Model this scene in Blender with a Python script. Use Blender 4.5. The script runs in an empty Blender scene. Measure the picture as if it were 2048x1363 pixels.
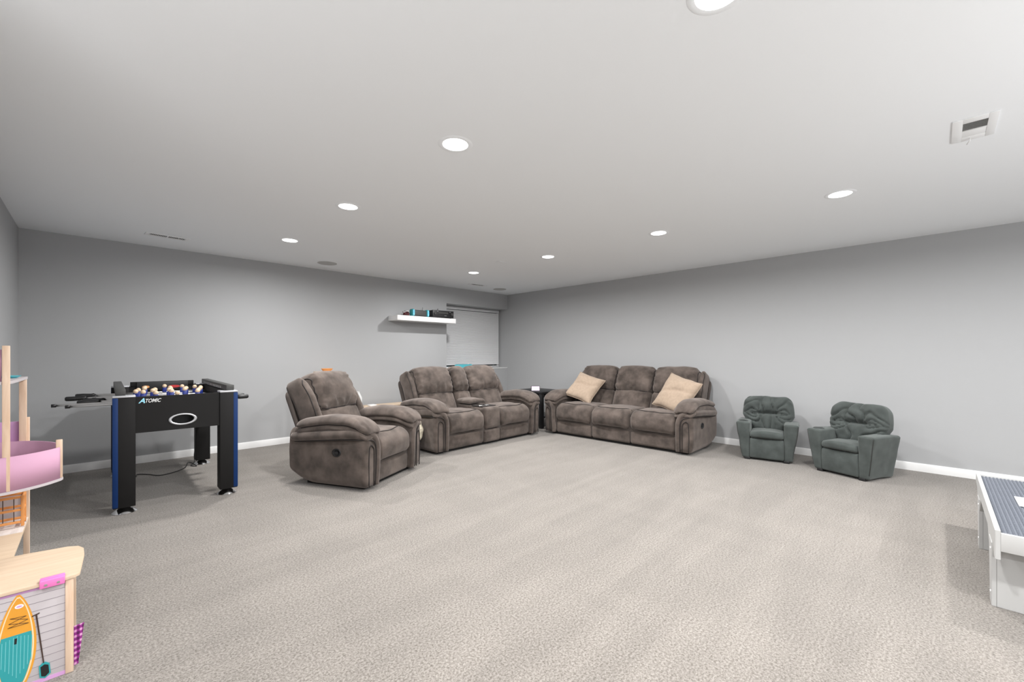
import bpy, bmesh, math, random
from mathutils import Vector, Matrix, noise

random.seed(7)
C = bpy.context.scene.collection
SC = bpy.context.scene
R = math.radians
H = 2.44                                   # ceiling height
XL, YR = -6.61, -10.2                       # left wall, rear wall (behind the camera)

# ------------------------------------------------------------------ camera
cam_d = bpy.data.cameras.new('camera')
cam = bpy.data.objects.new('camera', cam_d); C.objects.link(cam)
cam.location = (-6.0955, -6.2706, 1.215)
cam.rotation_euler = (R(90), 0, R(45.2 - 90))
cam_d.sensor_width = 36.0
cam_d.lens = 843.5 / 2048 * 36
cam_d.shift_y = (708 - 681.5) / 2048
cam_d.clip_start = 0.02
SC.camera = cam

# ------------------------------------------------------------------ world, exposure
w = bpy.data.worlds.new('world'); SC.world = w; w.use_nodes = True
w.node_tree.nodes['Background'].inputs[0].default_value = (0.8, 0.85, 0.9, 1)
w.node_tree.nodes['Background'].inputs[1].default_value = 0.3
SC.view_settings.view_transform = 'Standard'
SC.view_settings.look = 'None'
SC.view_settings.gamma = 1.0
SC.view_settings.use_curve_mapping = False
SC.view_settings.exposure = 0.15
LAMP_W = 33.0                              # each recessed lamp
LAMP_COL = (1.0, 0.99, 0.975)
# two added fill lights, unseen, aimed at the ceiling beside and behind the camera
for fx, fy, fe in ((-7.3, -5.5, 22.0), (-4.2, -9.0, 95.0)):
    fl = bpy.data.lights.new('fill_uplight', 'AREA'); fl.shape = 'DISK'; fl.size = 1.2
    fl.energy = fe; fl.color = (1.0, 1.0, 1.0)
    flo = bpy.data.objects.new('fill_uplight', fl); C.objects.link(flo)
    flo.location = (fx, fy, 0.6); flo.rotation_euler = (R(180), 0, 0)

# ------------------------------------------------------------------ materials
M = {}
def mat(name, col, rough=0.6, metal=0.0, var=0.0, vscale=8.0, bump=0.0, bscale=200.0, sheen=0.0, spec=0.5, emit=None, coat=0.0, detail=4.0):
    m = bpy.data.materials.new(name); m.use_nodes = True
    nt = m.node_tree; b = nt.nodes['Principled BSDF']
    b.inputs['Base Color'].default_value = (*col, 1)
    b.inputs['Roughness'].default_value = rough
    b.inputs['Metallic'].default_value = metal
    b.inputs['Specular IOR Level'].default_value = spec
    if sheen:
        b.inputs['Sheen Weight'].default_value = sheen
        b.inputs['Sheen Roughness'].default_value = 0.5; b.inputs['Sheen Tint'].default_value = (*[0.5 + 0.5 * min(1, c / max(col)) for c in col], 1)
    if coat: b.inputs['Coat Weight'].default_value = coat
    tc = nt.nodes.new('ShaderNodeTexCoord')
    if var:
        n = nt.nodes.new('ShaderNodeTexNoise'); n.inputs['Scale'].default_value = vscale; n.inputs['Detail'].default_value = detail
        nt.links.new(tc.outputs['Object'], n.inputs['Vector'])
        r = nt.nodes.new('ShaderNodeValToRGB')
        r.color_ramp.elements[0].position = 0.32; r.color_ramp.elements[1].position = 0.68
        r.color_ramp.elements[0].color = (*[c * (1 - var) for c in col], 1)
        r.color_ramp.elements[1].color = (*[min(1, c * (1 + var)) for c in col], 1)
        nt.links.new(n.outputs['Fac'], r.inputs['Fac']); nt.links.new(r.outputs['Color'], b.inputs['Base Color'])
    if bump:
        n2 = nt.nodes.new('ShaderNodeTexNoise'); n2.inputs['Scale'].default_value = bscale; n2.inputs['Detail'].default_value = 2
        nt.links.new(tc.outputs['Object'], n2.inputs['Vector'])
        bp = nt.nodes.new('ShaderNodeBump'); bp.inputs['Strength'].default_value = bump; bp.inputs['Distance'].default_value = 0.004
        nt.links.new(n2.outputs['Fac'], bp.inputs['Height']); nt.links.new(bp.outputs['Normal'], b.inputs['Normal'])
    if emit:
        b.inputs['Emission Color'].default_value = (*emit[0], 1); b.inputs['Emission Strength'].default_value = emit[1]
    M[name] = m
    return m

mat('wall', (0.425, 0.431, 0.440), 0.75, bump=0.08, bscale=120, spec=0.25)
mat('ceiling', (0.90, 0.925, 0.95), 0.9, bump=0.05, bscale=90, spec=0.2)
mat('trim', (0.82, 0.82, 0.82), 0.4)
mat('white_metal', (0.88, 0.89, 0.90), 0.5)
mat('vent_dark', (0.10, 0.10, 0.10), 0.8)
mat('grille', (0.50, 0.50, 0.49), 0.7, bump=0.3, bscale=500)
mat('lens', (0.9, 0.9, 0.9), 0.5, emit=((1, 1, 1), 4.0))
mat('suede', (0.086, 0.069, 0.060), 0.92, var=0.45, vscale=8.0, bump=0.25, bscale=160, sheen=0.32, spec=0.15, detail=6)
mat('suede_back', (0.06, 0.05, 0.045), 0.9, var=0.2, vscale=6, sheen=0.3, spec=0.15)
mat('piping', (0.018, 0.014, 0.013), 0.8)
mat('plinth', (0.012, 0.011, 0.011), 0.8)
mat('kid', (0.060, 0.069, 0.066), 0.92, var=0.22, vscale=9, bump=0.2, bscale=220, sheen=0.25, spec=0.15)
mat('beige', (0.38, 0.295, 0.225), 0.95, var=0.07, vscale=30, bump=0.8, bscale=230, sheen=0.3, spec=0.1)
mat('black', (0.012, 0.012, 0.013), 0.45)
mat('black_matte', (0.009, 0.0085, 0.0085), 0.6, bump=0.1, bscale=300, spec=0.25)
mat('dark_grey', (0.045, 0.045, 0.043), 0.5)
mat('blue', (0.004, 0.028, 0.12), 0.5, spec=0.25)
mat('chrome', (0.75, 0.75, 0.76), 0.12, metal=1.0)
mat('steel', (0.68, 0.66, 0.65), 0.3, metal=1.0)
mat('silver', (0.55, 0.56, 0.58), 0.35, metal=0.5)
mat('skin', (0.75, 0.55, 0.38), 0.5)
mat('jersey', (0.01, 0.025, 0.2), 0.45)
mat('field', (0.5, 0.52, 0.55), 0.5)
mat('red', (0.5, 0.03, 0.03), 0.5)
mat('pink', (0.54, 0.31, 0.43), 0.7, spec=0.2)
mat('hot_pink', (0.8, 0.2, 0.5), 0.35)
mat('lilac', (0.62, 0.34, 0.62), 0.45)
mat('orange', (0.78, 0.33, 0.10), 0.45)
mat('board_orange', (0.75, 0.33, 0.035), 0.4)
mat('board_cream', (0.8, 0.66, 0.42), 0.4)
mat('teal', (0.03, 0.32, 0.34), 0.4)
mat('teal_light', (0.16, 0.52, 0.54), 0.4)
mat('aqua', (0.10, 0.52, 0.60), 0.4)
mat('brown', (0.05, 0.025, 0.018), 0.5)
mat('white', (0.82, 0.82, 0.82), 0.4)
mat('print_white', (0.50, 0.46, 0.475), 0.5)
mat('siding_line', (0.30, 0.27, 0.29), 0.5)
mat('table_white', (0.50, 0.50, 0.495), 0.4)
mat('brick_blue', (0.13, 0.143, 0.172), 0.4)
mat('cyan', (0.15, 0.55, 0.75), 0.4)
mat('cyan_light', (0.35, 0.75, 0.9), 0.4)
mat('cable_red', (0.12, 0.02, 0.025), 0.5)
mat('window_glass', (0.03, 0.035, 0.04), 0.05)
mat('blind', (0.74, 0.745, 0.76), 0.45)
mat('cream_cloth', (0.72, 0.66, 0.52), 0.9, var=0.25, vscale=40, bump=0.8, bscale=120)
mat('purple_screen', (0.6, 0.5, 0.62), 0.3, emit=((0.85, 0.72, 0.9), 0.2))

def wood(name, a, b, axis='Y', scale=9.0):
    m = bpy.data.materials.new(name); m.use_nodes = True; nt = m.node_tree; p = nt.nodes['Principled BSDF']
    tc = nt.nodes.new('ShaderNodeTexCoord'); mp = nt.nodes.new('ShaderNodeMapping')
    mp.inputs['Scale'].default_value = {'X': (1, 9, 9), 'Y': (9, 1, 9), 'Z': (9, 9, 1)}[axis]
    n = nt.nodes.new('ShaderNodeTexNoise'); n.inputs['Scale'].default_value = scale; n.inputs['Detail'].default_value = 6; n.inputs['Distortion'].default_value = 0.6
    r = nt.nodes.new('ShaderNodeValToRGB'); r.color_ramp.elements[0].position = 0.3; r.color_ramp.elements[1].position = 0.7
    r.color_ramp.elements[0].color = (*a, 1); r.color_ramp.elements[1].color = (*b, 1)
    nt.links.new(tc.outputs['Object'], mp.inputs['Vector']); nt.links.new(mp.outputs['Vector'], n.inputs['Vector'])
    nt.links.new(n.outputs['Fac'], r.inputs['Fac']); nt.links.new(r.outputs['Color'], p.inputs['Base Color'])
    p.inputs['Roughness'].default_value = 0.5
    M[name] = m
wood('pine_v', (0.62, 0.43, 0.30), (0.76, 0.58, 0.44), 'Z', 6)
wood('pine_h', (0.58, 0.44, 0.31), (0.66, 0.52, 0.385), 'X', 5)
wood('plank_white', (0.60, 0.53, 0.50), (0.76, 0.70, 0.67), 'Y', 5)

# carpet: speckled tufts, vacuum strokes in the nap
def carpet_mat():
    m = bpy.data.materials.new('carpet'); m.use_nodes = True; nt = m.node_tree; p = nt.nodes['Principled BSDF']
    L = nt.links.new; N = nt.nodes.new
    tc = N('ShaderNodeTexCoord')
    n = N('ShaderNodeTexNoise'); n.inputs['Scale'].default_value = 105; n.inputs['Detail'].default_value = 4; n.inputs['Roughness'].default_value = 0.85
    L(tc.outputs['Object'], n.inputs['Vector'])
    r = N('ShaderNodeValToRGB'); r.color_ramp.elements[0].position = 0.37; r.color_ramp.elements[1].position = 0.60
    r.color_ramp.elements[0].color = (0.094, 0.080, 0.068, 1); r.color_ramp.elements[1].color = (0.288, 0.266, 0.243, 1)
    L(n.outputs['Fac'], r.inputs['Fac'])
    mixes = r.outputs['Color']
    for ang, sc, lo, hi, seed in ((0, (0.7, 4.2, 1), 0.955, 1.035, 0), (0, (1.1, 6.5, 1), 0.97, 1.025, 31), (0, (3.6, 1.0, 1), 0.975, 1.02, 77)):
        mp = N('ShaderNodeMapping'); mp.inputs['Rotation'].default_value = (0, 0, R(ang)); mp.inputs['Scale'].default_value = sc; mp.inputs['Location'].default_value = (seed, seed, 0)
        L(tc.outputs['Object'], mp.inputs['Vector'])
        v = N('ShaderNodeTexNoise'); v.inputs['Scale'].default_value = 1.0; v.inputs['Detail'].default_value = 1.5; v.inputs['Distortion'].default_value = 0.4
        L(mp.outputs['Vector'], v.inputs['Vector'])
        mr = N('ShaderNodeMapRange'); mr.inputs['From Min'].default_value = 0.42; mr.inputs['From Max'].default_value = 0.58
        mr.inputs['To Min'].default_value = lo; mr.inputs['To Max'].default_value = hi
        L(v.outputs['Fac'], mr.inputs['Value'])
        mx = N('ShaderNodeVectorMath'); mx.operation = 'SCALE'
        L(mixes, mx.inputs[0]); L(mr.outputs['Result'], mx.inputs['Scale']); mixes = mx.outputs['Vector']
    L(mixes, p.inputs['Base Color'])
    bp = N('ShaderNodeBump'); bp.inputs['Strength'].default_value = 0.45; bp.inputs['Distance'].default_value = 0.004
    L(n.outputs['Fac'], bp.inputs['Height']); L(bp.outputs['Normal'], p.inputs['Normal'])
    p.inputs['Roughness'].default_value = 1.0; p.inputs['Specular IOR Level'].default_value = 0.05; p.inputs['Sheen Weight'].default_value = 0.25
    M['carpet'] = m
carpet_mat()

# plaid for the small mat beside the dollhouse
def plaid_mat():
    m = bpy.data.materials.new('plaid'); m.use_nodes = True; nt = m.node_tree; p = nt.nodes['Principled BSDF']
    L = nt.links.new; N = nt.nodes.new
    tc = N('ShaderNodeTexCoord'); sp = N('ShaderNodeSeparateXYZ'); L(tc.outputs['Object'], sp.inputs[0])
    outs = []
    for ax, f in (('X', 420.0), ('Z', 300.0)):
        mu = N('ShaderNodeMath'); mu.operation = 'MULTIPLY'; mu.inputs[1].default_value = f; L(sp.outputs[ax], mu.inputs[0])
        s = N('ShaderNodeMath'); s.operation = 'SINE'; L(mu.outputs[0], s.inputs[0])
        g = N('ShaderNodeMapRange'); g.inputs['From Min'].default_value = -0.3; g.inputs['From Max'].default_value = 0.6; L(s.outputs[0], g.inputs['Value']); outs.append(g.outputs['Result'])
    ad = N('ShaderNodeMath'); ad.operation = 'ADD'; L(outs[0], ad.inputs[0]); L(outs[1], ad.inputs[1])
    hf = N('ShaderNodeMath'); hf.operation = 'MULTIPLY'; hf.inputs[1].default_value = 0.5; L(ad.outputs[0], hf.inputs[0])
    r = N('ShaderNodeValToRGB'); r.color_ramp.elements[0].color = (0.09, 0.004, 0.08, 1); r.color_ramp.elements[1].color = (0.72, 0.36, 0.62, 1)
    e = r.color_ramp.elements.new(0.5); e.color = (0.28, 0.02, 0.24, 1)
    L(hf.outputs[0], r.inputs['Fac']); L(r.outputs['Color'], p.inputs['Base Color']); M['plaid'] = m
plaid_mat()

# ------------------------------------------------------------------ mesh helpers
def link(name, me, m, parent=None, smooth=False):
    o = bpy.data.objects.new(name, me); C.objects.link(o)
    if m is not None:
        for k in (m if isinstance(m, (list, tuple)) else [m]): me.materials.append(M[k])
    if smooth:
        me.polygons.foreach_set('use_smooth', [True] * len(me.polygons))
    if parent is not None: o.parent = parent
    return o
def raw(name, vs, fs, m, parent=None, smooth=False, off=None):
    me = bpy.data.meshes.new(name)
    if off is not None: vs = [(v[0] - off[0], v[1] - off[1], v[2] - off[2]) for v in vs]
    me.from_pydata([tuple(v) for v in vs], [], fs); me.update()
    return link(name, me, m, parent, smooth)
def bm_obj(name, bm, m, parent=None, smooth=False, angle=None):
    bmesh.ops.recalc_face_normals(bm, faces=bm.faces)
    me = bpy.data.meshes.new(name); bm.to_mesh(me); bm.free()
    o = link(name, me, m, parent, smooth or angle is not None)
    if angle is not None: me.set_sharp_from_angle(angle=R(angle))
    return o
def add_box(bm, x0, x1, y0, y1, z0, z1, bev=0.0, seg=2, mi=0):
    g = bmesh.ops.create_cube(bm, size=1.0)
    vs = g['verts']
    for v in vs:
        v.co = Vector(((x0 + x1) / 2 + v.co.x * (x1 - x0), (y0 + y1) / 2 + v.co.y * (y1 - y0), (z0 + z1) / 2 + v.co.z * (z1 - z0)))
    fs = {f for v in vs for f in v.link_faces}
    for f in fs: f.material_index = mi
    if bev > 0:
        es = list({e for v in vs for e in v.link_edges})
        bmesh.ops.bevel(bm, geom=es, offset=bev, segments=seg, profile=0.5, affect='EDGES', clamp_overlap=True)
def box(name, x0, x1, y0, y1, z0, z1, m, parent=None, bev=0.0, seg=2):
    bm = bmesh.new(); add_box(bm, x0, x1, y0, y1, z0, z1, bev, seg)
    return bm_obj(name, bm, m, parent, angle=40 if bev else None)
def boxes(name, lst, m, parent=None, bev=0.0):
    bm = bmesh.new()
    for b in lst: add_box(bm, *b, bev)
    return bm_obj(name, bm, m, parent, angle=40 if bev else None)
def prism(name, poly, axis, a, b, m, parent=None, bev=0.0):
    """poly of 2D points; axis is the extrusion axis ('X','Y','Z')"""
    def P(u, v, t): return {'X': (t, u, v), 'Y': (u, t, v), 'Z': (u, v, t)}[axis]
    bm = bmesh.new()
    A = [bm.verts.new(P(u, v, a)) for u, v in poly]; B = [bm.verts.new(P(u, v, b)) for u, v in poly]
    n = len(poly); bm.faces.new(A); bm.faces.new(B[::-1])
    for i in range(n): bm.faces.new((A[i], B[i], B[(i + 1) % n], A[(i + 1) % n]))
    bmesh.ops.recalc_face_normals(bm, faces=bm.faces)
    if bev: bmesh.ops.bevel(bm, geom=list(bm.edges), offset=bev, segments=2, affect='EDGES', clamp_overlap=True)
    return bm_obj(name, bm, m, parent, angle=35)
def smooth_path(pts, n=6, closed=False):
    P = [Vector(p) for p in pts]; out = []
    k = len(P); rng = range(k) if closed else range(k - 1)
    for i in rng:
        if closed: p0, p1, p2, p3 = P[(i - 1) % k], P[i], P[(i + 1) % k], P[(i + 2) % k]
        else: p0, p1, p2, p3 = P[max(i - 1, 0)], P[i], P[i + 1], P[min(i + 2, k - 1)]
        for j in range(n):
            t = j / n
            out.append(0.5 * (2 * p1 + (p2 - p0) * t + (2 * p0 - 5 * p1 + 4 * p2 - p3) * t * t + (3 * p1 - p0 - 3 * p2 + p3) * t ** 3))
    if not closed: out.append(P[-1])
    return out
def tube_data(pts, r, seg=8, closed=False):
    P = [Vector(p) for p in pts]; n = len(P)
    vs, fs = [], []
    up = None
    for i, p in enumerate(P):
        a = P[(i - 1) % n] if (closed or i > 0) else p
        b = P[(i + 1) % n] if (closed or i < n - 1) else p
        t = (b - a).normalized()
        if up is None: up = Vector((0, 0, 1)) if abs(t.z) < 0.9 else Vector((1, 0, 0))
        up = (up - t * up.dot(t)).normalized(); sd = t.cross(up)
        rr = r[i] if isinstance(r, (list, tuple)) else r
        for j in range(seg):
            an = 2 * math.pi * j / seg
            vs.append(p + (up * math.cos(an) + sd * math.sin(an)) * rr)
    m = n if closed else n - 1
    for i in range(m):
        for j in range(seg):
            a = i * seg + j; b = i * seg + (j + 1) % seg; c = ((i + 1) % n) * seg + (j + 1) % seg; d = ((i + 1) % n) * seg + j
            fs.append((a, b, c, d))
    if not closed:
        fs.append(tuple(range(seg))[::-1]); fs.append(tuple((n - 1) * seg + j for j in range(seg)))
    return vs, fs
def tube(name, pts, r, m, parent=None, seg=8, closed=False):
    vs, fs = tube_data(pts, r, seg, closed)
    return raw(name, vs, fs, m, parent, True)
def tubes(name, paths, r, m, parent=None, seg=6):
    V, F = [], []
    for p in paths:
        vs, fs = tube_data(p, r, seg); o = len(V); V += vs; F += [tuple(i + o for i in f) for f in fs]
    return raw(name, V, F, m, parent, True)
def lathe(name, prof, m, parent=None, seg=32, loc=(0, 0, 0), sx=1.0, sy=1.0, smooth=True):
    vs, fs = [], []
    for (r, z) in prof:
        for j in range(seg):
            a = 2 * math.pi * j / seg
            vs.append((loc[0] + r * math.cos(a) * sx, loc[1] + r * math.sin(a) * sy, loc[2] + z))
    for i in range(len(prof) - 1):
        for j in range(seg):
            fs.append((i * seg + j, i * seg + (j + 1) % seg, (i + 1) * seg + (j + 1) % seg, (i + 1) * seg + j))
    fs.append(tuple(range(seg))[::-1]); fs.append(tuple((len(prof) - 1) * seg + j for j in range(seg)))
    bm = bmesh.new(); bvs = [bm.verts.new(v) for v in vs]
    for f in fs:
        try: bm.faces.new([bvs[i] for i in f])
        except ValueError: pass
    return bm_obj(name, bm, m, parent, angle=40)
def pad(name, b, r, m, parent=None, warp=None, step=0.03, k=4):
    """padded box: b = x0,x1,y0,y1,z0,z1; r = corner radius (or one per axis); warp shapes it. returns the object and its surface function"""
    r = (r, r, r) if not isinstance(r, (tuple, list)) else r
    lo = (b[0], b[2], b[4]); hi = (b[1], b[3], b[5])
    cen = [(l + h) / 2 for l, h in zip(lo, hi)]; half = [(h - l) / 2 for l, h in zip(lo, hi)]
    r = [min(a, h * 0.999) for a, h in zip(r, half)]
    ax = []
    for a in range(3):
        n = max(2, int((2 * half[a] - 2 * r[a]) / step + 0.5))
        c = [lo[a] + r[a] * (1 - math.tan((1 - i / k) * math.pi / 4)) for i in range(k)]
        c += [lo[a] + r[a] + (2 * half[a] - 2 * r[a]) * i / n for i in range(n + 1)]
        c += [hi[a] - r[a] * (1 - math.tan(((i + 1) / k) * math.pi / 4)) for i in range(k)]
        ax.append(c)
    def surf(p):
        q = []; d = []
        for a in range(3):
            t = p[a] - cen[a]; lim = half[a] - r[a]
            i = max(-lim, min(lim, t)); q.append(i); d.append((t - i) / r[a])
        L = math.sqrt(sum(x * x for x in d))
        if L > 1e-9: v = Vector([cen[a] + q[a] + d[a] / L * r[a] for a in range(3)])
        else: v = Vector([cen[a] + q[a] for a in range(3)])
        return warp(v) if warp else v
    idx = {}; vs = []; fs = []
    N = [len(a) - 1 for a in ax]
    def vid(i, j, l):
        key = (i, j, l)
        if key not in idx:
            idx[key] = len(vs); vs.append(surf((ax[0][i], ax[1][j], ax[2][l])))
        return idx[key]
    for s in (0, 1):
        for j in range(N[1]):
            for l in range(N[2]):
                q = [vid(N[0] * s, j, l), vid(N[0] * s, j + 1, l), vid(N[0] * s, j + 1, l + 1), vid(N[0] * s, j, l + 1)]; fs.append(q if s else q[::-1])
        for i in range(N[0]):
            for l in range(N[2]):
                q = [vid(i, N[1] * s, l), vid(i + 1, N[1] * s, l), vid(i + 1, N[1] * s, l + 1), vid(i, N[1] * s, l + 1)]; fs.append(q[::-1] if s else q)
        for i in range(N[0]):
            for j in range(N[1]):
                q = [vid(i, j, N[2] * s), vid(i + 1, j, N[2] * s), vid(i + 1, j + 1, N[2] * s), vid(i, j + 1, N[2] * s)]; fs.append(q if s else q[::-1])
    return raw(name, vs, fs, m, parent, True), surf
def thing(name, label, cat, loc=(0, 0, 0), rz=0.0, group=None):
    o = bpy.data.objects.new(name, None); C.objects.link(o); o.empty_display_size = 0.1
    o.location = loc; o.rotation_euler = (0, 0, R(rz)); o['label'] = label; o['category'] = cat
    if group: o['group'] = group
    return o
def tag(o, label, cat, group=None):
    o['label'] = label; o['category'] = cat
    if group: o['group'] = group
    return o
def struct(o):
    o['kind'] = 'structure'; return o
def child_copy(o, parent, loc=None):
    c = o.copy(); C.objects.link(c); c.parent = parent
    if loc is not None: c.location = loc
    return c
def nz(v, s=1.0, seed=0.0): return noise.noise(Vector((v[0] * s + seed, v[1] * s + seed * 0.7, v[2] * s - seed)))

# ------------------------------------------------------------------ the room
T = 0.30
WX0, WX1, WZ0, WZ1 = -1.545, 0.0, 0.93, 2.14        # window recess in the back wall, running up to the right wall
XF, YF = -9.9, -4.35                       # the basement widens to the left past the dollhouse
struct(box('floor', XF - T, T, YR - T, T, -0.1, 0.0, 'carpet'))
struct(box('ceiling', XF - T, T, YR - T, T, H, H + 0.1, 'ceiling'))
struct(boxes('wall_back', [(XL - T, WX0, 0, T, 0, H), (WX0, 0, 0, T, WZ1, H), (WX0, 0, 0, T, 0, WZ0), (XL - T, T, T, T + 0.06, 0, H)], 'wall'))
struct(box('wall_right', 0, T, YR - T, T, 0, H, 'wall'))
struct(box('wall_left', XL - 0.15, XL, YF, 0, 0, H, 'wall'))
struct(box('wall_alcove', XF, XL - 0.15, YF, YF + 0.15, 0, H, 'wall'))
struct(box('wall_far_left', XF - T, XF, YR - T, YF + 0.15, 0, H, 'wall'))
struct(box('wall_rear', XF, 0, YR - T, YR, 0, H, 'wall'))
def baseboard(name, along, a, b, pos, sgn):
    bh, bt = 0.083, 0.014
    prof = [(0, 0), (bt, 0), (bt, bh - 0.012), (bt * 0.55, bh), (0, bh)]
    poly = [(pos + sgn * u, v) for u, v in prof]
    struct(prism(name, poly, 'X' if along == 'x' else 'Y', a, b, 'trim'))
baseboard('baseboard_back', 'x', XL, 0, 0, -1)
baseboard('baseboard_right', 'y', YR, -0.014, 0, -1)
baseboard('baseboard_left', 'y', YF, -0.014, XL, 1)
baseboard('baseboard_rear', 'x', XF, -0.014, YR, 1)

# window: frame, pane, sill in the recess
win = thing('window_1', 'basement window in the recess behind the closed white blind', 'window', (WX0, 0.3, WZ0)); struct(win)
for n_, b_ in (('window_frame', (0.0, 0.05, -0.03, -0.002, 0, WZ1 - WZ0)), ('window_frame', (1.495, 1.543, -0.03, -0.002, 0, WZ1 - WZ0)), ('window_frame', (0.05, 1.495, -0.03, -0.002, 0.0, 0.05)), ('window_frame', (0.05, 1.495, -0.03, -0.002, WZ1 - WZ0 - 0.05, WZ1 - WZ0))):
    box(n_, *b_, 'trim', win)
box('pane', 0.05, 1.495, -0.016, -0.010, 0.05, WZ1 - WZ0 - 0.05, 'window_glass', win)
box('window_sill', 0.0, 1.543, -0.30, -0.03, 0.0, 0.018, 'trim', win, 0.004)
# blind
bl = thing('window_blind', 'white horizontal slat blind closed over the corner window', 'blind', ((WX0 - 0.03) / 2, 0.235, 0.95))
hw = (1.545 - 0.05) / 2
box('headrail', -hw, hw, -0.02, 0.025, 1.125, 1.172, 'blind', bl, 0.003)
pitch = 0.0225; top = 1.115
sl = None
nsl = int((top - 0.05) / pitch)
for i in range(nsl):
    z = top - i * pitch - pitch / 2
    if sl is None:
        vs, fs = [], []
        cr = [(-0.0095, -0.0125), (-0.0085, -0.004), (-0.005, 0.005), (0.002, 0.0118)]
        for t in (0, 0.0012):
            for xx in (-hw, hw):
                for (yy, zz) in cr: vs.append((xx, yy + t, zz))
        fs = []
        for k in range(3):
            fs += [(k, k + 1, 4 + k + 1, 4 + k), (8 + k, 12 + k, 12 + k + 1, 8 + k + 1)]
        fs += [(0, 4, 12, 8), (3, 11, 15, 7)]
        for e in (0, 4):
            for k in range(3): fs.append((e + k, 8 + e + k, 8 + e + k + 1, e + k + 1))
        sl = raw('slat', vs, fs, 'blind', bl, True); sl.location = (0, 0, z)
    else: child_copy(sl, bl, (0, 0, z))
box('bottom_rail', -hw, hw, -0.014, 0.012, 0.004, 0.026, 'blind', bl, 0.003)
for xx in (-hw + 0.15, 0.0, hw - 0.15):
    tube('ladder_cord', [(xx, -0.0115, 0.02), (xx, -0.0115, 1.13)], 0.0012, 'blind', bl, 6)
tube('tilt_wand', [(-hw + 0.06, -0.022, 1.12), (-hw + 0.06, -0.024, 0.5)], 0.004, 'white', bl, 8)

# ------------------------------------------------------------------ ceiling fixtures
def lamp(x, y, label):
    t = thing('recessed_light', label, 'ceiling light', (x, y, H), 0, 'recessed ceiling lights')
    lathe('trim_ring', [(0.074, -0.003), (0.080, -0.0045), (0.096, -0.003), (0.101, 0.0), (0.074, 0.0)], 'ceiling', t, 40)
    lathe('lens', [(0.0005, -0.0065), (0.05, -0.006), (0.074, -0.003), (0.074, 0.0)], 'lens', t, 40)
    ld = bpy.data.lights.new('lamp_light', 'AREA'); ld.shape = 'DISK'; ld.size = 0.13; ld.energy = LAMP_W; ld.color = LAMP_COL; ld.spread = R(172)
    lo = bpy.data.objects.new('lamp_light', ld); C.objects.link(lo); lo.parent = t; lo.location = (0, 0, -0.012)
ys = (-1.37, -2.83, -4.29, -5.75, -7.21, -8.67)  # last position is added out of view for extra light
where = ('closest to the window wall', 'second from the window wall', 'third from the window wall', 'fourth from the window wall', 'fifth from the window wall', 'added unseen, farthest from the window wall')
for xi, rn in ((-4.595, 'left row'), (-2.04, 'right row')):
    for yi, wn in zip(ys, where): lamp(xi, yi, 'round recessed ceiling light, %s in the %s' % (wn, rn))
for yi, wn in zip(ys[3:], ('first', 'middle', 'last')): lamp(-7.15, yi, 'round recessed ceiling light added unseen behind the camera, %s of its row' % wn)  # extra row, added out of view to brighten the left side
def speaker(x, y, label):
    t = thing('ceiling_speaker', label, 'speaker', (x, y, H), 0, 'ceiling speakers')
    lathe('rim', [(0.112, -0.004), (0.116, -0.006), (0.122, -0.003), (0.122, 0), (0.112, 0)], 'grille', t, 40)
    lathe('grille', [(0.0005, -0.005), (0.112, -0.004), (0.112, 0)], 'grille', t, 40)
speaker(-3.86, -0.49, 'round grey ceiling speaker above the wall left of the shelf')
speaker(-0.66, -0.47, 'round grey ceiling speaker in the corner above the window')
def vent(x, y, lx, ly, rz, n, label, open_from=0.0, open_to=1.0):
    t = thing('ceiling_vent', label, 'vent', (x, y, H), rz, 'ceiling vents')
    a, b = lx / 2, ly / 2; ia, ib = a - 0.035, b - 0.028
    boxes('frame', [(-a, -ia, -b, b, -0.006, 0), (ia, a, -b, b, -0.006, 0), (-ia, ia, -b, -ib, -0.006, 0), (-ia, ia, ib, b, -0.006, 0)], 'white_metal', t, 0.0015)
    box('backing', -ia, ia, -ib, ib, -0.0012, 0, 'vent_dark', t)
    s = None
    for i in range(n):
        px = -ia + (i + 0.5) * 2 * ia / n
        if s is None:
            s = raw('slat', [(-.0042, -ib, -.0055), (-.0034, -ib, -.006), (.0026, -ib, -.002), (.0018, -ib, -.0015), (-.0042, ib, -.0055), (-.0034, ib, -.006), (.0026, ib, -.002), (.0018, ib, -.0015)],
                    [(0, 1, 2, 3), (7, 6, 5, 4), (0, 4, 5, 1), (1, 5, 6, 2), (2, 6, 7, 3), (3, 7, 4, 0)], 'white_metal', t); s.location = (px, 0, 0)
        else: child_copy(s, t, (px, 0, 0))
    box('divider', -0.006, 0.006, -ib, ib, -0.0065, 0, 'white_metal', t)
    tube('lever', [(ia * 0.55, -b + 0.01, -0.006), (ia * 0.55, -b + 0.006, -0.018), (ia * 0.55, -b - 0.004, -0.022)], 0.002, 'white_metal', t, 6)
vent(-5.545, -0.63, 0.36, 0.13, 4, 22, 'long white ceiling vent over the foosball table')
vent(-1.29, -0.57, 0.34, 0.13, 0, 20, 'small white ceiling vent next to the corner speaker')
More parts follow.
